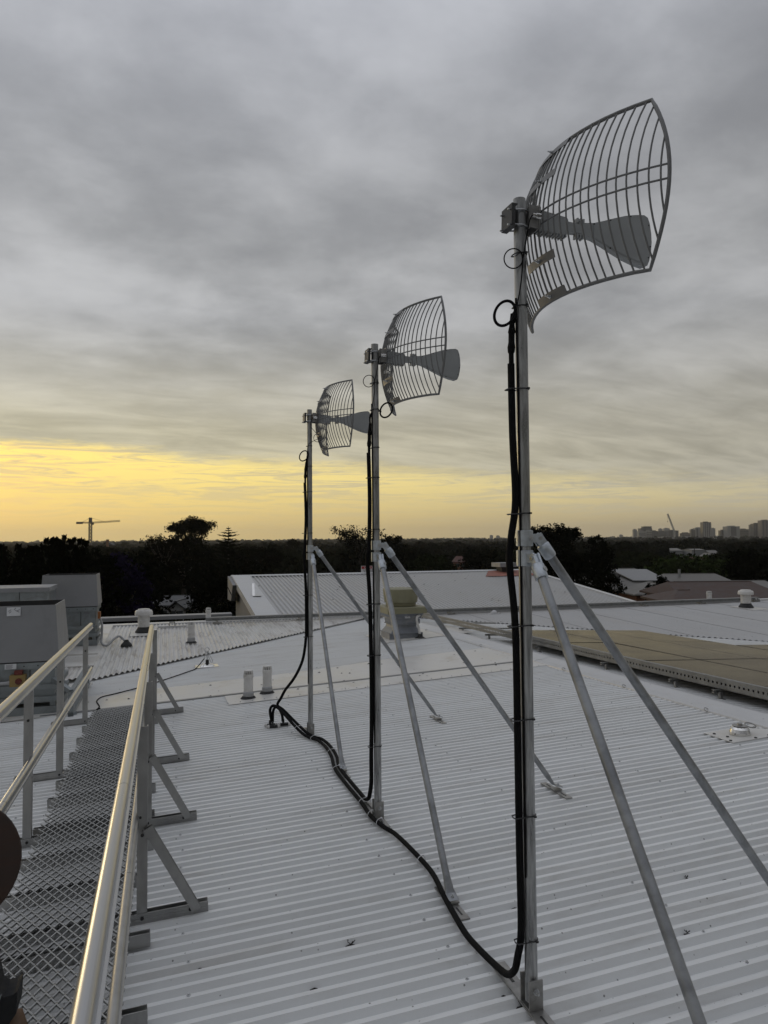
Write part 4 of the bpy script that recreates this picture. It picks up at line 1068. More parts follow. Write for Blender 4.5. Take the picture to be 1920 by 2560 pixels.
B = mb(t); B.prism([(ta - .15, tb - .06, th), (ta + .165, tb - .06, th), (ta + .180, tb - .06, th + .05), (ta + .16, tb - .06, th + .115), (ta + .10, tb - .06, th + .125), (ta - .15, tb - .06, th + .12)], (0, .13, 0)); B.build('base', M_BAGT, t)
B = mb(t); B.prism([(ta - .15, tb - .05, th + .118), (ta + .06, tb - .05, th + .125), (ta + .135, tb - .05, th + .135), (ta + .160, tb - .05, th + .17), (ta + .163, tb - .05, th + .245), (ta + .150, tb - .05, th + .235), (ta + .12, tb - .05, th + .232), (ta + .10, tb - .05, th + .25), (ta + .09, tb - .05, th + .305), (ta - .15, tb - .05, th + .315)], (0, .11, 0)); B.build('body', M_BAGB, t)
B = mb(t); B.prism([(ta - .15, tb - .054, th + .215), (ta + .10, tb - .054, th + .235), (ta + .115, tb - .054, th + .245), (ta + .092, tb - .054, th + .17), (ta + .075, tb - .054, th + .205), (ta + .04, tb - .054, th + .20), (ta - .15, tb - .054, th + .195)], (0, .006, 0)); B.build('flap', M_BAGG, t)
#FARSTART

# ---------------------------------------------------------------- trees
def leaf_cloud(rng, clumps, per, size, spread, up=0.0, flat=1.0):
    """clumps (n,4): centre and radius -> quads spread through them"""
    n = len(clumps); c = np.repeat(clumps[:, :3], per, 0); r = np.repeat(clumps[:, 3], per)
    d = np.clip(rng.normal(size=(n * per, 3)), -1.4, 1.4); d[:, 2] *= flat; d *= (spread * r)[:, None]
    P = c + d
    a = rng.normal(size=(n * per, 3)); a[:, 2] = a[:, 2] * (1 - up) + up * 2.2
    nn = d / (np.linalg.norm(d, axis=1)[:, None] + 1e-6) + rng.normal(size=(n * per, 3)) * .55; nn /= np.linalg.norm(nn, axis=1)[:, None]
    if not up: a -= nn * (a * nn).sum(1)[:, None]
    a /= np.linalg.norm(a, axis=1)[:, None]
    b = np.cross(nn, a); b /= np.linalg.norm(b, axis=1)[:, None]
    s = size * rng.uniform(.55, 1.35, n * per)
    a *= s[:, None]; b *= (s * rng.uniform(.35, .75, n * per))[:, None]
    V = np.stack([P - a, P + b * .9 - a * .1, P + a, P - b * .9 + a * .1], 1).reshape(-1, 3)
    F = np.arange(len(V)).reshape(-1, 4)
    return V, F


def ell_clumps(rng, c, r, n, rad, inner=.45):
    d = rng.normal(size=(n, 3)); d /= np.linalg.norm(d, axis=1)[:, None]
    k = rng.uniform(inner, 1.0, n) ** .7
    return np.concatenate([np.array(c) + d * np.array(r) * k[:, None], (rad * rng.uniform(.6, 1.3, n))[:, None]], 1)


def add_tree(name, label, t, Y, z_top, width, kind, leaf, seed, bottom=1.2, trunk=True):
    rng = np.random.RandomState(seed); X = t * Y
    o = empty(name, label, 'tree'); o.location = (X, Y, 0)
    H = z_top; hw_ = width / 2
    limbs = []
    if kind == 'dome':                       # open umbrella of separate foliage pads over bare limbs
        cl = []
        n = 18
        for i in range(n):
            q = 2 * PI * i / n + rng.uniform(-.3, .3); rr = math.sqrt(rng.uniform(.02, 1)) * hw_ * .82
            px, py = rr * math.cos(q), rr * math.sin(q)
            pz = H - hw_ * .20 - (rr / hw_) ** 2 * hw_ * .62 - rng.uniform(0, .22) * hw_
            cl.append(ell_clumps(rng, (px, py, pz), (hw_ * .30, hw_ * .30, hw_ * .17), 20, hw_ * .095, .2)); limbs.append((px, py, pz - hw_ * .1))
        cl.append(ell_clumps(rng, (0, 0, H - hw_ * .85), (hw_ * .62, hw_ * .62, hw_ * .34), 46, hw_ * .11, .2))
        cl = np.concatenate(cl); V, F = leaf_cloud(rng, cl, 22, .0135 * width + .05, .75)
    elif kind == 'round':
        cl = np.concatenate([ell_clumps(rng, (0, 0, (H + bottom) / 2), (hw_ * .8, hw_ * .8, (H - bottom) * .42), 90, hw_ * .17, .35),
                             ell_clumps(rng, (0, 0, H - (H - bottom) * .3), (hw_ * .74, hw_ * .74, (H - bottom) * .25), 48, hw_ * .14, .4)])
        V, F = leaf_cloud(rng, cl, 34, .022 * width + .06, .62)
    elif kind == 'lacy':
        cl = []
        for i in range(11):
            q = rng.uniform(0, 6.28); rr = rng.uniform(.1, .85) * hw_; pz = H - rng.uniform(.08, .75) * (H - bottom) * .6
            cl.append(ell_clumps(rng, (rr * math.cos(q), rr * math.sin(q), pz), (hw_ * .32, hw_ * .32, hw_ * .24), 9, hw_ * .11, .3)); limbs.append((rr * math.cos(q), rr * math.sin(q), pz))
        cl.append(ell_clumps(rng, (0, 0, bottom + (H - bottom) * .35), (hw_ * .8, hw_ * .8, (H - bottom) * .3), 50, hw_ * .2, .2))
        cl = np.concatenate(cl); V, F = leaf_cloud(rng, cl, 22, .016 * width + .05, .8)
    elif kind == 'feathery':
        cl = []
        for i in range(9):
            px, py = rng.uniform(-.9, .9) * hw_, rng.uniform(-.9, .9) * hw_; top = H - abs(rng.normal()) * .5 - (0 if i == 0 else .25)
            for k in range(26):
                f = k / 25; cl.append(np.array([[px + rng.normal() * .10, py + rng.normal() * .10, bottom + (top - bottom) * f, (.10 + .50 * (1 - f)) * min(hw_, 1.6)]]))
        cl = np.concatenate(cl); V, F = leaf_cloud(rng, cl, 26, .17, .62, up=.8)
    elif kind == 'spire':                    # whorls of level branches
        Vs = []; n = 21
        for i in range(n):
            f = i / (n - 1); z = H - .35 - (H - bottom) * (f ** 1.15) * .98; R = .42 + hw_ * f ** .74; m = 11
            if i in (1, 4): R *= .6
            ph = rng.uniform(0, 6.28)
            for k in range(m):
                q = ph + 2 * PI * k / m; L = R * rng.uniform(.8, 1.1); u_ = np.array([math.cos(q), math.sin(q), 0.10]); w_ = np.array([-math.sin(q), math.cos(q), 0])
                m2 = max(5, int(L * 9))
                for j in range(m2):
                    g_ = (j + .5) / m2; p = np.array([0, 0, z]) + u_ * L * g_ + np.array([0, 0, .10 * L * g_ * g_]); wd = .20 + .26 * L * .42 * math.sin(PI * min(1, g_ * .9 + .1)) ; e = L / m2 * .85
                    tilt = np.array([0, 0, rng.normal() * .05])
                    Vs += [p - w_ * wd, p + u_ * e + tilt, p + w_ * wd, p - u_ * e * .3 + np.array([0, 0, .06])]
        V = np.array(Vs); F = np.arange(len(V)).reshape(-1, 4)
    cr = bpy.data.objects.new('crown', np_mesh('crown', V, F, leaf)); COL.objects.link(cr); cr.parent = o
    B = MB(); tr = .03 * H if kind != 'spire' else .018 * H
    if kind == 'spire': B.tube([(0, 0, 0), (0, 0, H * .6), (0, 0, H)], [tr, tr * .6, .03], 8)
    else:
        B.tube([(0, 0, 0), (.1, .05, H * .3), (0, 0, H * .55)], [tr, tr * .8, tr * .55], 8)
        for lx, ly, lz in limbs[:12]: B.tube([(0, 0, H * .45), (lx * .4, ly * .4, H * .5 + (lz - H * .5) * .55), (lx, ly, lz)], [tr * .45, tr * .28, tr * .12], 6)
        for k in range(3 if not limbs else 0):
            q = 2.1 * k + seed; B.tube([(0, 0, H * .4), (math.cos(q) * hw_ * .5, math.sin(q) * hw_ * .5, H * .72)], [tr * .5, tr * .15], 6)
    B.build('trunk', M_BARK, o)
    return o


Tz = lambda tz, Y: EYE + tz * Y
trees = [
    ('feathery', 'shrubby_tree', 'dark feathery tree at the far left edge, shoots above the skyline', -.525, 40, .0050, 4.2, 0, 1.0),
    ('round', 'tree', 'low dark rounded tree behind the nearest grey hood', -.485, 46, -.010, 6.0, 0, .8),
    ('feathery', 'shrubby_tree', 'dark tufted tree with twin feathery tops left of the tower crane', -.460, 43, .0110, 2.6, 0, 1.0),
    ('feathery', 'shrubby_tree', 'dark narrow spiky-topped tree just left of the tower crane mast', -.437, 43, .0100, 2.0, 0, 1.0),
    ('round', 'tree', 'dark bushy tree below the tower crane mast', -.408, 52, .000, 6.0, 0, .8),
    ('round', 'jacaranda_tree', 'purple-flowering jacaranda among the dark trees right of the crane', -.372, 58, -.010, 6.4, 3, .8),
    ('round', 'tree', 'dark tree between the purple jacaranda and the tall umbrella-shaped tree', -.335, 66, -.0065, 7.4, 0, .8),
    ('lacy', 'gum_tree', 'open lacy dark tree at the left foot of the tall umbrella-shaped tree', -.308, 108, .0095, 6.2, 0, 4.0),
    ('dome', 'gum_tree', 'tall umbrella-shaped gum tree standing black against the yellow sky', -.2685, 140, .0375, 10.2, 0, 6.0),
    ('round', 'tree', 'broad dark tree below the tall umbrella-shaped gum', -.281, 116, .0128, 13.0, 0, .8),
    ('spire', 'norfolk_pine', 'tiered Norfolk pine with bare spiky tip against the sky', -.218, 112, .0205, 10.6, 0, 1.5),
    ('round', 'tree', 'dark tree in front of the Norfolk pine, left of the raised roof', -.240, 72, -.022, 7.2, 0, .6),
    ('round', 'tree', 'low dark tree right of the Norfolk pine over the raised roof', -.190, 90, -.022, 7.8, 0, .6),
    ('dome', 'tree', 'flat-topped layered tree between the Norfolk pine and the farthest mast', -.176, 150, .0002, 12.5, 0, 2.0),
    ('round', 'bush', 'dark bush left of the gabled house beyond the corrugated roof', -.335, 62, -.086, 5.6, 0, .3),
    ('feathery', 'bush', 'thin-stemmed bush in front of the gabled house', -.268, 60, -.098, 6.0, 1, .3),
    ('round', 'tree', 'small round tree on the skyline between farthest and middle masts', -.128, 300, .0042, 8.5, 0, 3.0),
    ('lacy', 'gum_tree', 'lacy gum tree rising behind the middle mast', -.034, 175, .0185, 13.5, 0, 4.0),
    ('round', 'tree', 'dark dense tree just right of the middle mast on the skyline', .012, 160, .0090, 9.0, 0, 2.0),
    ('dome', 'fig_tree', 'big dark spreading tree right behind the nearest mast', .238, 92, .0265, 7.8, 0, 3.5),
    ('round', 'tree', 'dark tree filling the gap below the spreading tree by the nearest mast', .242, 84, .003, 7.6, 0, .6),
    ('round', 'tree', 'tall dark rounded tree left of the pale-roofed houses', .298, 82, .0080, 5.4, 0, 1.2),
    ('round', 'tree', 'low dark tree in front of the pale-roofed house, above the roof edge', .300, 70, -.034, 5.6, 0, .6),
    ('round', 'tree', 'small dark tree standing before the gap between the pale roofs', .3810, 66, -.0470, 3.3, 0, 1.4),
    ('round', 'tree', 'mid-green broad tree behind the pale-roofed houses',   .425, 150, -.0300, 20.0, 2, 1.0),
    ('round', 'tree', 'green tree left of the broad mid-green tree', .352, 170, -.0200, 15.0, 1, 1.0),
    ('round', 'tree', 'dark tree at the far right edge above the brown roof', .525, 100, -.012, 12.0, 0, 1.0),
    ('round', 'tree', 'dark green tree between the white shed and the far right edge', .475, 165, -.0235, 13.0, 1, 1.0),
    ('round', 'tree', 'mid-green tree beyond the raised roof between middle and nearest masts', .066, 130, -.022, 12.0, 1, .8),
    ('round', 'tree', 'dark tree left of the red-roofed house beyond the raised roof', .045, 190, -.011, 11.0, 0, .8),
    ('round', 'tree', 'dark tree right of the red-roofed house beyond the raised roof', .140, 170, -.013, 14.0, 0, .8),
]
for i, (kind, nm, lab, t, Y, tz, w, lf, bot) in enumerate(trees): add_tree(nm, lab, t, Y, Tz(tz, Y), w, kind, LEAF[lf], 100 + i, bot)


def rise(Y): return np.clip(Y - 1100, 0, 2600) * .0042


def far_wood():
    rng = np.random.RandomState(77); cl = []
    N = 4600
    Y = np.exp(rng.uniform(math.log(150), math.log(4600), N)); t = rng.uniform(-.66, .66, N)
    h = rng.uniform(4.5, 8.2, N) + np.where(rng.uniform(size=N) < .12, 2.0, 0) + np.clip((Y - 500) / 900, 0, 1) * rng.uniform(0, 3.0, N) + rise(Y); r = rng.uniform(3.6, 7.5, N) * (1 + Y / 2200)
    keep = ~((Y < 230) & (t > .27)) & ~((Y < 260) & (t > -.02) & (t < .15)) & ~((t > .40) & (t < .47) & (Y < 360))
    Y, t, h, r = Y[keep], t[keep], h[keep], r[keep]
    for k in range(len(Y)):
        m = 6 if Y[k] > 900 else 9 if Y[k] > 400 else 16; d = rng.normal(size=(m, 3)); d /= np.linalg.norm(d, axis=1)[:, None]; d[:, 2] = np.abs(d[:, 2]) * 1.2 - .35
        c = np.array([t[k] * Y[k], Y[k], h[k] - r[k] * .52]) + d * np.array([.66, .66, .42]) * r[k] * rng.uniform(.6, 1, (m, 1))
        cl.append(np.concatenate([c, np.full((m, 1), r[k] * .30)], 1))
    cl = np.concatenate(cl); n = len(cl); per = 14; rad = np.repeat(cl[:, 3], per)
    d = rng.normal(size=(n * per, 3)); d /= np.linalg.norm(d, axis=1)[:, None]; d[:, 2] = np.abs(d[:, 2]) * .9 - .1
    P = np.repeat(cl[:, :3], per, 0) + d * (rad * rng.uniform(.6, 1.05, n * per))[:, None]
    nn = d + rng.normal(size=d.shape) * .35; nn /= np.linalg.norm(nn, axis=1)[:, None]
    a = rng.normal(size=d.shape); a -= nn * (a * nn).sum(1)[:, None]; a /= np.linalg.norm(a, axis=1)[:, None]; b = np.cross(nn, a)
    s = (np.repeat(cl[:, 3] * np.where(cl[:, 1] < 400, .45, .66), per) * rng.uniform(.5, 1.2, n * per))[:, None]
    V = np.stack([P - a * s, P + b * s * .7, P + a * s, P - b * s * .7], 1).reshape(-1, 3)
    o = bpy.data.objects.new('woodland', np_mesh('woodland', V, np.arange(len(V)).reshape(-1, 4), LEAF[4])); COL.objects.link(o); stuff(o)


far_wood()

# ---------------------------------------------------------------- houses
M_HW = mat('pale_roof', (.145, .137, .125), .6, var=.08, vscale=.6)
M_BR = mat('brown_tiles', (.060, .036, .028), .7, var=.25, vscale=2.0)
M_BRICK = mat('orange_brick', (.17, .075, .04), .8, var=.25, vscale=2.0)
M_DKROOF = mat('dark_slate', (.05, .052, .055), .6, var=.2, vscale=1.0)
M_REDROOF = mat('red_tiles', (.075, .026, .018), .7, var=.2, vscale=1.0)
M_WIN = mat('window_glass', (.04, .045, .05), .12, var=.1, spec=.8)
M_WHITE = mat('white_render', (.24, .24, .237), .6, var=.05)
M_GREYW = mat('grey_render', (.26, .26, .26), .6, var=.08)


def gable(name, label, x0, x1, y0, y1, ze, zr, mw, mr, axis='x', overhang=.4, hip=0.0, cat='house', win=2):
    cx_, cy_ = (x0 + x1) / 2, (y0 + y1) / 2
    o = empty(name, label, cat); o.location = (cx_, cy_, 0)
    X0, X1, Y0, Y1 = x0 - cx_, x1 - cx_, y0 - cy_, y1 - cy_
    B = MB(); B.bb(X0, X1, Y0, Y1, 0, ze)
    if axis == 'x' and not hip:
        for x in (X0 + .001, X1 - .001): B.add([(x, Y0, ze), (x, Y1, ze), (x, 0, zr - .15)], [(0, 1, 2)])
    if axis == 'y' and not hip:
        for y in (Y0 + .001, Y1 - .001): B.add([(X0, y, ze), (X1, y, ze), (0, y, zr - .15)], [(0, 1, 2)])
    wl = B.build('wall', mw, o)
    for k in range(win):
        B = MB(); wx = X0 + (X1 - X0) * (k + .5) / win; B.bb(wx - .6, wx + .6, Y0 - .03, Y0 + .01, ze - 1.7, ze - .5); w = B.build('window', M_WHITE, o)
        B = MB(); B.bb(wx - .52, wx - .03, Y0 - .045, Y0 - .02, ze - 1.62, ze - .58); B.build('pane', M_WIN, w)
        B = MB(); B.bb(wx + .03, wx + .52, Y0 - .045, Y0 - .02, ze - 1.62, ze - .58); B.build('pane', M_WIN, w)
    g_ = overhang; B = MB(); th = .14
    if axis == 'x':
        a = [(X0 - g_, Y0 - g_, ze - .05), (X1 + g_, Y0 - g_, ze - .05), (X1 + g_ - hip, 0, zr), (X0 - g_ + hip, 0, zr)]; b = [(X1 + g_, Y1 + g_, ze - .05), (X0 - g_, Y1 + g_, ze - .05), (X0 - g_ + hip, 0, zr), (X1 + g_ - hip, 0, zr)]
        ends = [[(X0 - g_, Y1 + g_, ze - .05), (X0 - g_, Y0 - g_, ze - .05), (X0 - g_ + hip, 0, zr)], [(X1 + g_, Y0 - g_, ze - .05), (X1 + g_, Y1 + g_, ze - .05), (X1 + g_ - hip, 0, zr)]]
        rd = ((X0 - g_ + hip, 0, zr + .04), (X1 + g_ - hip, 0, zr + .04))
    else:
        a = [(X0 - g_, Y1 + g_, ze - .05), (X0 - g_, Y0 - g_, ze - .05), (0, Y0 - g_ + hip, zr), (0, Y1 + g_ - hip, zr)]; b = [(X1 + g_, Y0 - g_, ze - .05), (X1 + g_, Y1 + g_, ze - .05), (0, Y1 + g_ - hip, zr), (0, Y0 - g_ + hip, zr)]
        ends = [[(X0 - g_, Y0 - g_, ze - .05), (X1 + g_, Y0 - g_, ze - .05), (0, Y0 - g_ + hip, zr)], [(X1 + g_, Y1 + g_, ze - .05), (X0 - g_, Y1 + g_, ze - .05), (0, Y1 + g_ - hip, zr)]]
        rd = ((0, Y0 - g_ + hip, zr + .04), (0, Y1 + g_ - hip, zr + .04))
    for q in (a, b): B.prism(q, (0, 0, th))
    if hip:
        for q in ends: B.prism(q, (0, 0, th))
    rf_ = B.build('roof', mr, o)
    B = MB(); B.bar(rd[0], rd[1], .3, .22); B.build('ridge', mr, rf_)
    return o


w1 = gable('house', 'pale-roofed house with orange brick wall and a square roof well, right background', 25.6, 33.2, 80, 96, 5.05, 6.95, M_BRICK, M_HW, 'x', .5, 3.0)
B = MB(); B.prism([(-.9, -6.0, 5.85), (3.1, -6.0, 5.85), (2.1, -1.9, 6.95), (-2.2, -1.9, 6.95)], (0, 0, .10)); B.build('roof_well', M_GREYW, w1)
w1b = gable('house', 'pale-roofed porch house with low gable in front of the roof-well house', 26.0, 31.6, 74, 79.5, 4.9, 5.9, M_BRICK, M_HW, 'y', .4, 1.5)
w2 = gable('house', 'long pale low-pitched house roof behind the brown roof', 32.2, 41.8, 82, 92, 4.6, 6.3, M_BRICK, M_HW, 'x', .5, 2.2)
B = MB(); B.tube([(-1.6, -1.0, 5.6), (-1.6, -1.0, 7.0)], .16, 8); B.build('flue', M_GREYW, w2)
gable('shed', 'long pale skillion roof stretching right behind the brown roof', 34.0, 43.6, 78, 88, 4.8, 5.65, M_GREYW, M_HW, 'x', .4, 0, 'shed', 0)
gable('house', 'long brown-tiled house with pale gable end at the right edge', 23.6, 31.2, 56.5, 64.5, 5.95, 6.95, M_BRICK, M_BR, 'x', .5, 0.8)
gable('house', 'small brown hip-roofed house in front of the long brown roof', 18.6, 21.8, 46, 51, 6.55, 7.15, M_BRICK, M_BR, 'x', .3, 1.5, 'house', 0)
gable('house', 'dark-roofed house with white-framed gable beyond the corrugated roof', -27.5, -22.8, 85, 93, 3.2, 4.0, M_GREYW, M_DKROOF, 'x', .4, 0)
h2 = gable('house', 'white gabled porch wing of the dark-roofed house, between dark bushes', -24.9, -23.1, 82.6, 86, 2.95, 3.85, M_GREYW, M_DKROOF, 'y', .35, 0, 'house', 0)
B = MB()
for x in (-.84, -.03, .78): B.bb(x, x + .07, -1.76, -1.70, 1.5, 2.95 + (.6 if abs(x + .03) < .01 else 0))
B.bb(-.9, .9, -1.76, -1.70, 2.85, 2.93); B.build('frame', M_WHITE, h2)
B = MB(); B.bb(-.78, -.06, -1.735, -1.71, 1.6, 2.8); B.build('pane', M_WIN, h2)
B = MB(); B.bb(.05, .76, -1.735, -1.71, 1.6, 2.8); B.build('pane', M_WIN, h2)
gable('warehouse', 'plain white warehouse wall among trees below the city', 142.0, 148.0, 330, 342, 4.9, 5.4, M_WHITE, M_HW, 'x', .1, 0, 'warehouse', 0)
gable('warehouse', 'long grey warehouse roof left of the plain white wall', 122.0, 141.0, 338, 352, 4.6, 5.6, M_GREYW, M_HW, 'x', .2, 0, 'warehouse', 0)
gable('house', 'red-roofed house beyond the raised roof between middle and nearest masts', 25.3, 29.0, 256, 264, 2.6, 4.6, M_BRICK, M_REDROOF, 'x', .4, 1.2)
gable('house', 'white-walled house beside the red-roofed one', 29.6, 33.2, 262, 270, 3.0, 4.4, M_WHITE, M_DKROOF, 'y', .3, 0)
gable('house', 'pale terrace glimpsed through trees between farthest and middle masts', -17.5, -9.5, 215, 224, 1.9, 2.9, M_WHITE, M_DKROOF, 'x', .4, 0, 'house', 5)
gable('house', 'brown-roofed house low under the Norfolk pine skyline', -33.0, -24.5, 240, 252, 2.8, 5.2, M_BRICK, M_BR, 'x', .4, 2.0)
gable('house', 'orange-roofed house among trees under the tall towers', 99.0, 108.0, 232, 242, 2.4, 4.4, M_BRICK, M_REDROOF, 'x', .4, 2.0)
gable('house', 'small white cottage among trees at right below the towers', 108.5, 111.5, 240, 246, 4.2, 5.4, M_WHITE, M_HW, 'y', .3, 0)
gable('house', 'pale cottage among trees on the skyline right of the white warehouse', 152.5, 156.5, 335, 343, 3.2, 4.6, M_WHITE, M_HW, 'x', .3, 0)


def power_pole(label, t, Y, z):
    o = empty('utility_pole', label, 'utility pole'); o.location = (t * Y, Y, 0)
    B = MB(); B.tube([(0, 0, 0), (0, 0, z)], [.22, .15], 8); B.build('post', M_BARK, o)
    for k in (0.4, 1.3): B = MB(); B.bar((-1.4, 0, z - k), (1.4, 0, z - k), .15, .15); B.build('cross_arm', M_BARK, o)


power_pole('dark timber power pole in front of the white warehouse', .4335, 300, Tz(-.0105, 300))
power_pole('dark power pole near the right edge below the towers', .5255, 260, Tz(-.012, 260))

# ---------------------------------------------------------------- city skyline, cranes, chimney
M_T = [mat('tower_pale', (.24, .235, .23), .6, var=.05, vscale=.05), mat('tower_grey', (.09, .09, .094), .5, var=.06, vscale=.05), mat('tower_dark', (.040, .040, .045), .4, var=.08, vscale=.05), mat('tower_tan', (.16, .135, .11), .6, var=.05, vscale=.05)]
M_CRANE = mat('crane_steel', (.10, .085, .07), .6, var=.1)
M_CRANEW = mat('crane_white', (.45, .44, .40), .6, var=.05)


def tower(label, t0, t1, tz, Y, m, md, fins=0, bands=0, steps=None, name='apartment_tower'):
    x0, x1 = t0 * Y, t1 * Y; zt = Tz(tz, Y); w = x1 - x0; cx_ = (x0 + x1) / 2; dep = max(14, w * .8)
    o = empty(name, label, 'tower'); o.location = (cx_, Y, 0)
    B = MB(); B.bb(-w / 2, w / 2, 0, dep, 0, zt); B.build('body', M_T[m], o)
    B = MB(); B.bb(-w * .3, w * .2, dep * .2, dep * .7, zt, zt + 2.6); B.build('plant_room', M_T[m], o)
    for k in range(fins):
        xx = -w / 2 + w * (k + .5) / fins; B = MB(); B.bb(xx - w * .22 / fins, xx + w * .22 / fins, -.5, .05, 3, zt - 2); B.build('window_strip', M_T[md], o)
    if bands:
        n = int((zt - 6) / bands)
        for k in range(n):
            z = 4 + k * bands; B = MB(); B.bb(-w / 2 + .6, w / 2 - .6, -.25, .05, z, z + bands * .5); B.build('window_band', M_T[2], o)
            B = MB(); B.bb(-w / 2 - .3, w / 2 + .3, -1.2, .04, z + bands * .62, z + bands * .95); B.build('balcony', M_T[m], o)
    if steps:
        for f0, f1, hz in steps: B = MB(); B.bb(-w / 2 + w * f0, -w / 2 + w * f1, dep * .1, dep * .8, zt, zt + hz); B.build('upper_storeys', M_T[md], o)
    return o


CY = 2600
tower('very pale slim tower at the left end of the city skyline', .3494, .3539, .0117, CY, 0, 1)
tower('stepped apartment block with dark curved top storeys and white balconies', .3567, .3662, .0095, CY + 10, 0, 2, 0, 6.5)
tower('dark-topped block rising behind the white-balconied block', .3595, .3751, .0135, CY + 60, 1, 2, 0, 6.5, ((.25, 1.0, 7.0),))
tower('white-banded apartment block right of the dark-topped block', .3670, .3745, .0099, CY, 0, 2, 0, 6.0)
tower('mid-grey block with windows beside the white-banded block', .3750, .3830, .0096, CY + 20, 1, 2, 4, 0)
tower('half-built grey block left of the leaning crane', .3835, .3975, .0088, CY + 20, 1, 2, 0, 7.0)
tower('half-built dark block under the leaning crane', .3975, .4121, .0100, CY, 1, 2, 5, 0)
tower('small pale tower just behind the half-built blocks', .3852, .3897, .0125, CY + 500, 0, 1)
tower('wider pale tower behind the half-built blocks', .3925, .3998, .0130, CY + 520, 0, 1)
tower('low tan round-shouldered block right of the leaning crane', .4171, .4283, .0062, CY, 3, 1, 0, 6.0, ((.2, .8, 3.0),))
tower('narrow grey block between the tan block and the tallest dark tower', .4295, .4351, .0112, CY + 30, 1, 2, 2, 0)
tower('grey tower with one dark side, left neighbour of the tall dark tower', .4356, .4462, .0133, CY + 40, 0, 2, 2, 0)
tower('tall dark tower with white vertical stripes in mid skyline', .4466, .4580, .0212, CY - 60, 2, 0, 4, 0)
tower('pale slim block, right neighbour of the tall striped tower', .4586, .4636, .0125, CY + 80, 0, 1)
tower('low dark block with jagged roofline right of the pale slim block', .4709, .4800, .0096, CY, 2, 1, 3, 0)
tower('broad grey tower with a dark central stripe', .4804, .4978, .0152, CY - 30, 0, 2, 1, 0)
tower('tan and grey block, right neighbour of the broad striped tower', .4982, .5112, .0111, CY, 3, 1, 0, 6.5)
tower('grey tower with pale left edge near the right edge of the photo', .5129, .5176, .0171, CY - 40, 1, 2, 2, 0)
tower('dark slab tower second from the right edge', .5178, .5280, .0188, CY - 80, 2, 1, 3, 0)
tower('tall tan tower at the right edge of the skyline', .5286, .5420, .0232, CY - 120, 3, 2, 3, 0)
tower('faint distant tower left of the very pale slim tower', .3298, .3343, .0046, CY + 1400, 0, 1)
tower('faint low distant block beside the faint distant tower', .3350, .3440, .0012, CY + 1400, 0, 1)
tower('faint twin distant block on the skyline left of the nearest mast', .1480, .1525, .0052, CY + 1600, 0, 1)
tower('faint single distant block on the skyline left of the nearest mast, right of its twin', .1570, .1620, .0046, CY + 1600, 0, 1)
for k, (t0, t1, tz, lab) in enumerate(((.3560, .3700, .0020, 'low pale podium below the white-balconied block'), (.3880, .4060, .0006, 'long pale low block under the half-built blocks'), (.4200, .4340, .0010, 'low white block below the tan block'),
                                   (.4640, .4760, .0012, 'low pale block right of the tall striped tower'), (.4860, .5040, .0006, 'long low pale block under the broad grey tower'))):
    tower(lab, t0, t1, tz, CY - 200, 0, 1, 0, 5.0, None, 'low_block')


def lattice(B, p, q, w, n, r):
    p, q = Vector(p), Vector(q); d = (q - p).normalized(); s = d.cross(Vector((0, 1, 0))); s = s.normalized() if s.length > .1 else Vector((1, 0, 0)); u = s.cross(d)
    C = [s * w / 2 + u * w / 2, s * w / 2 - u * w / 2, -s * w / 2 - u * w / 2, -s * w / 2 + u * w / 2]; L = (q - p)
    for c in C: B.bar(p + c, q + c, r, r, u)
    for i in range(n):
        for k in range(4):
            a, b = C[k], C[(k + 1) % 4]
            if i % 2: a, b = b, a
            B.bar(p + L * (i / n) + a, p + L * ((i + 1) / n) + b, r * .7, r * .7, u)


cY = 800; X = -.4112 * cY
o = empty('tower_crane', 'dark tower crane with level jib standing against the yellow sky', 'crane'); o.location = (X, cY, 0)
zj = Tz(.0283, cY)
B = MB(); lattice(B, (0, 0, 0), (0, 0, zj + .5), 2.6, 18, .55); B.build('mast', M_CRANE, o)
B = MB(); lattice(B, (2, 0, zj - .8), (33, 0, zj + .9), 1.5, 22, .32); B.build('jib', M_CRANE, o)
B = MB(); lattice(B, (-2, 0, zj - .8), (-9, 0, zj - .6), 1.4, 5, .4); B.build('counter_jib', M_CRANE, o)
B = MB(); B.bb(-15.5, -9, -1.2, 1.2, zj - 2.2, zj + .2); B.build('counterweight', M_CRANE, o)
B = MB(); B.bb(-1.4, 1.4, -1.4, 1.4, zj - .5, Tz(.0344, cY)); B.build('tower_head', M_CRANE, o)
B = MB(); B.bb(1.4, 3.4, -1.3, 1.3, zj - 3.2, zj - .6); B.build('cab', M_CRANE, o)
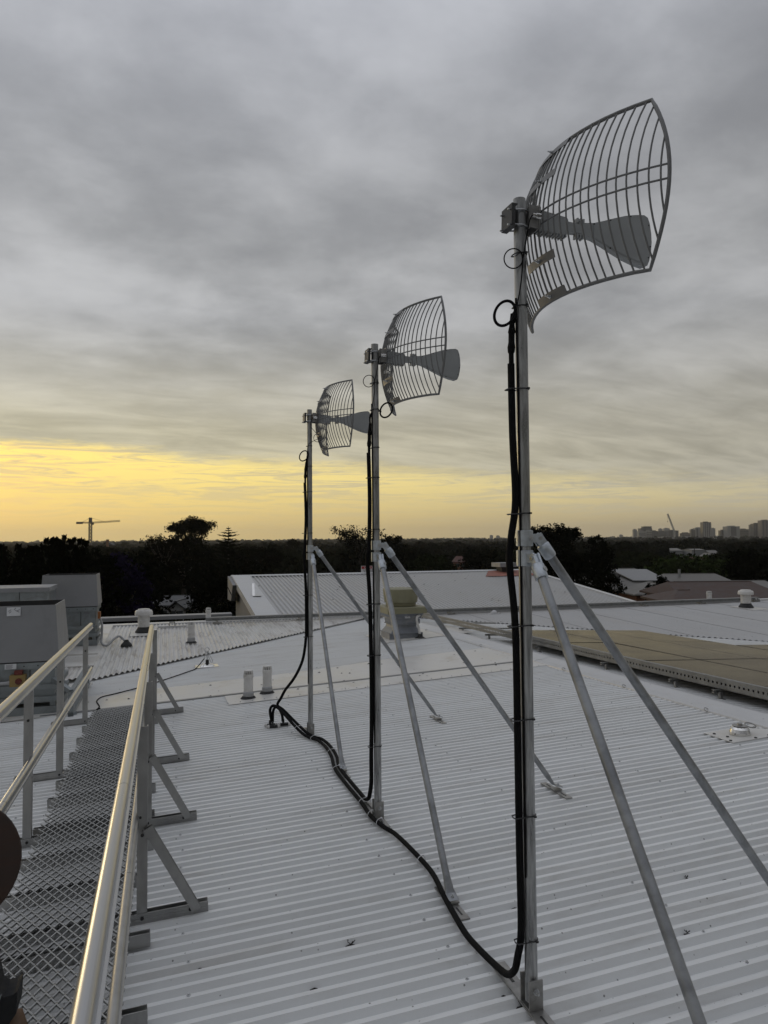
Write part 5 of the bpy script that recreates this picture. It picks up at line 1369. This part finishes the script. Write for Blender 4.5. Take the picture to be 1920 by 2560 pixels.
B = MB(); B.bar((0, 0, Tz(.0342, cY)), (14, 0, zj + .8), .22, .22); B.bar((0, 0, Tz(.0342, cY)), (-9, 0, zj), .22, .22); B.build('tie_rod', M_CRANE, o)
lY = 2590; X = .4063 * lY
o = empty('luffing_crane', 'pale crane with a steeply leaning jib over the half-built block', 'crane'); o.location = (X, lY, 0)
zb = Tz(.0085, lY)
B = MB(); lattice(B, (0, 0, 0), (0, 0, zb), 4.5, 10, 1.0); B.build('mast', M_CRANEW, o)
B = MB(); lattice(B, (0, 0, zb), ((.3972 - .4063) * lY, 0, Tz(.0335, lY)), 3.6, 16, 1.15); B.build('jib', M_CRANEW, o)
B = MB(); B.bb(0, 9, -2, 2, zb - 3, zb + 2); B.build('counterweight', M_CRANE, o)
B = MB(); xx = (.3972 - .4063) * lY; B.bar((xx, 0, Tz(.0335, lY)), (xx, 0, Tz(.0230, lY)), .35, .35); B.bb(xx - 1.2, xx + 1.2, -1, 1, Tz(.0220, lY), Tz(.0232, lY)); B.build('hook_block', M_CRANE, o)
kY = 700; o = empty('brick_tower', 'short dark brick tower on the skyline right of the tower crane', 'tower'); o.location = (-.387 * kY, kY, 0)
B = MB(); B.bb(-1.0, 1.0, -1, 1, 0, Tz(.0036, kY)); B.bb(-1.2, 1.2, -1.2, 1.2, Tz(.0036, kY) - .8, Tz(.0036, kY) + .001); B.build('shaft', M_BRICK, o)
B = MB(); B.prism([(-2.4, 0, 8.2), (4.6, 0, 8.2), (2.6, 0, Tz(-.0015, kY)), (-1.5, 0, Tz(-.0005, kY))], (0, 8, 0)); B.build('roof', M_DKROOF, o)

# ---------------------------------------------------------------- air
HB = MB(); HB.bb(-5900, 5900, -5900, 5900, -2.5, 103)
hm = bpy.data.materials.new('haze'); hm.use_nodes = True; ht = hm.node_tree; ht.nodes.clear()
ho = ht.nodes.new('ShaderNodeOutputMaterial'); hv = ht.nodes.new('ShaderNodeVolumePrincipled')
hv.inputs['Color'].default_value = (.93, .91, .86, 1); hv.inputs['Density'].default_value = .00009; hv.inputs['Anisotropy'].default_value = .6
ht.links.new(hv.outputs[0], ho.inputs['Volume'])
hz = HB.build('haze', hm); stuff(hz)
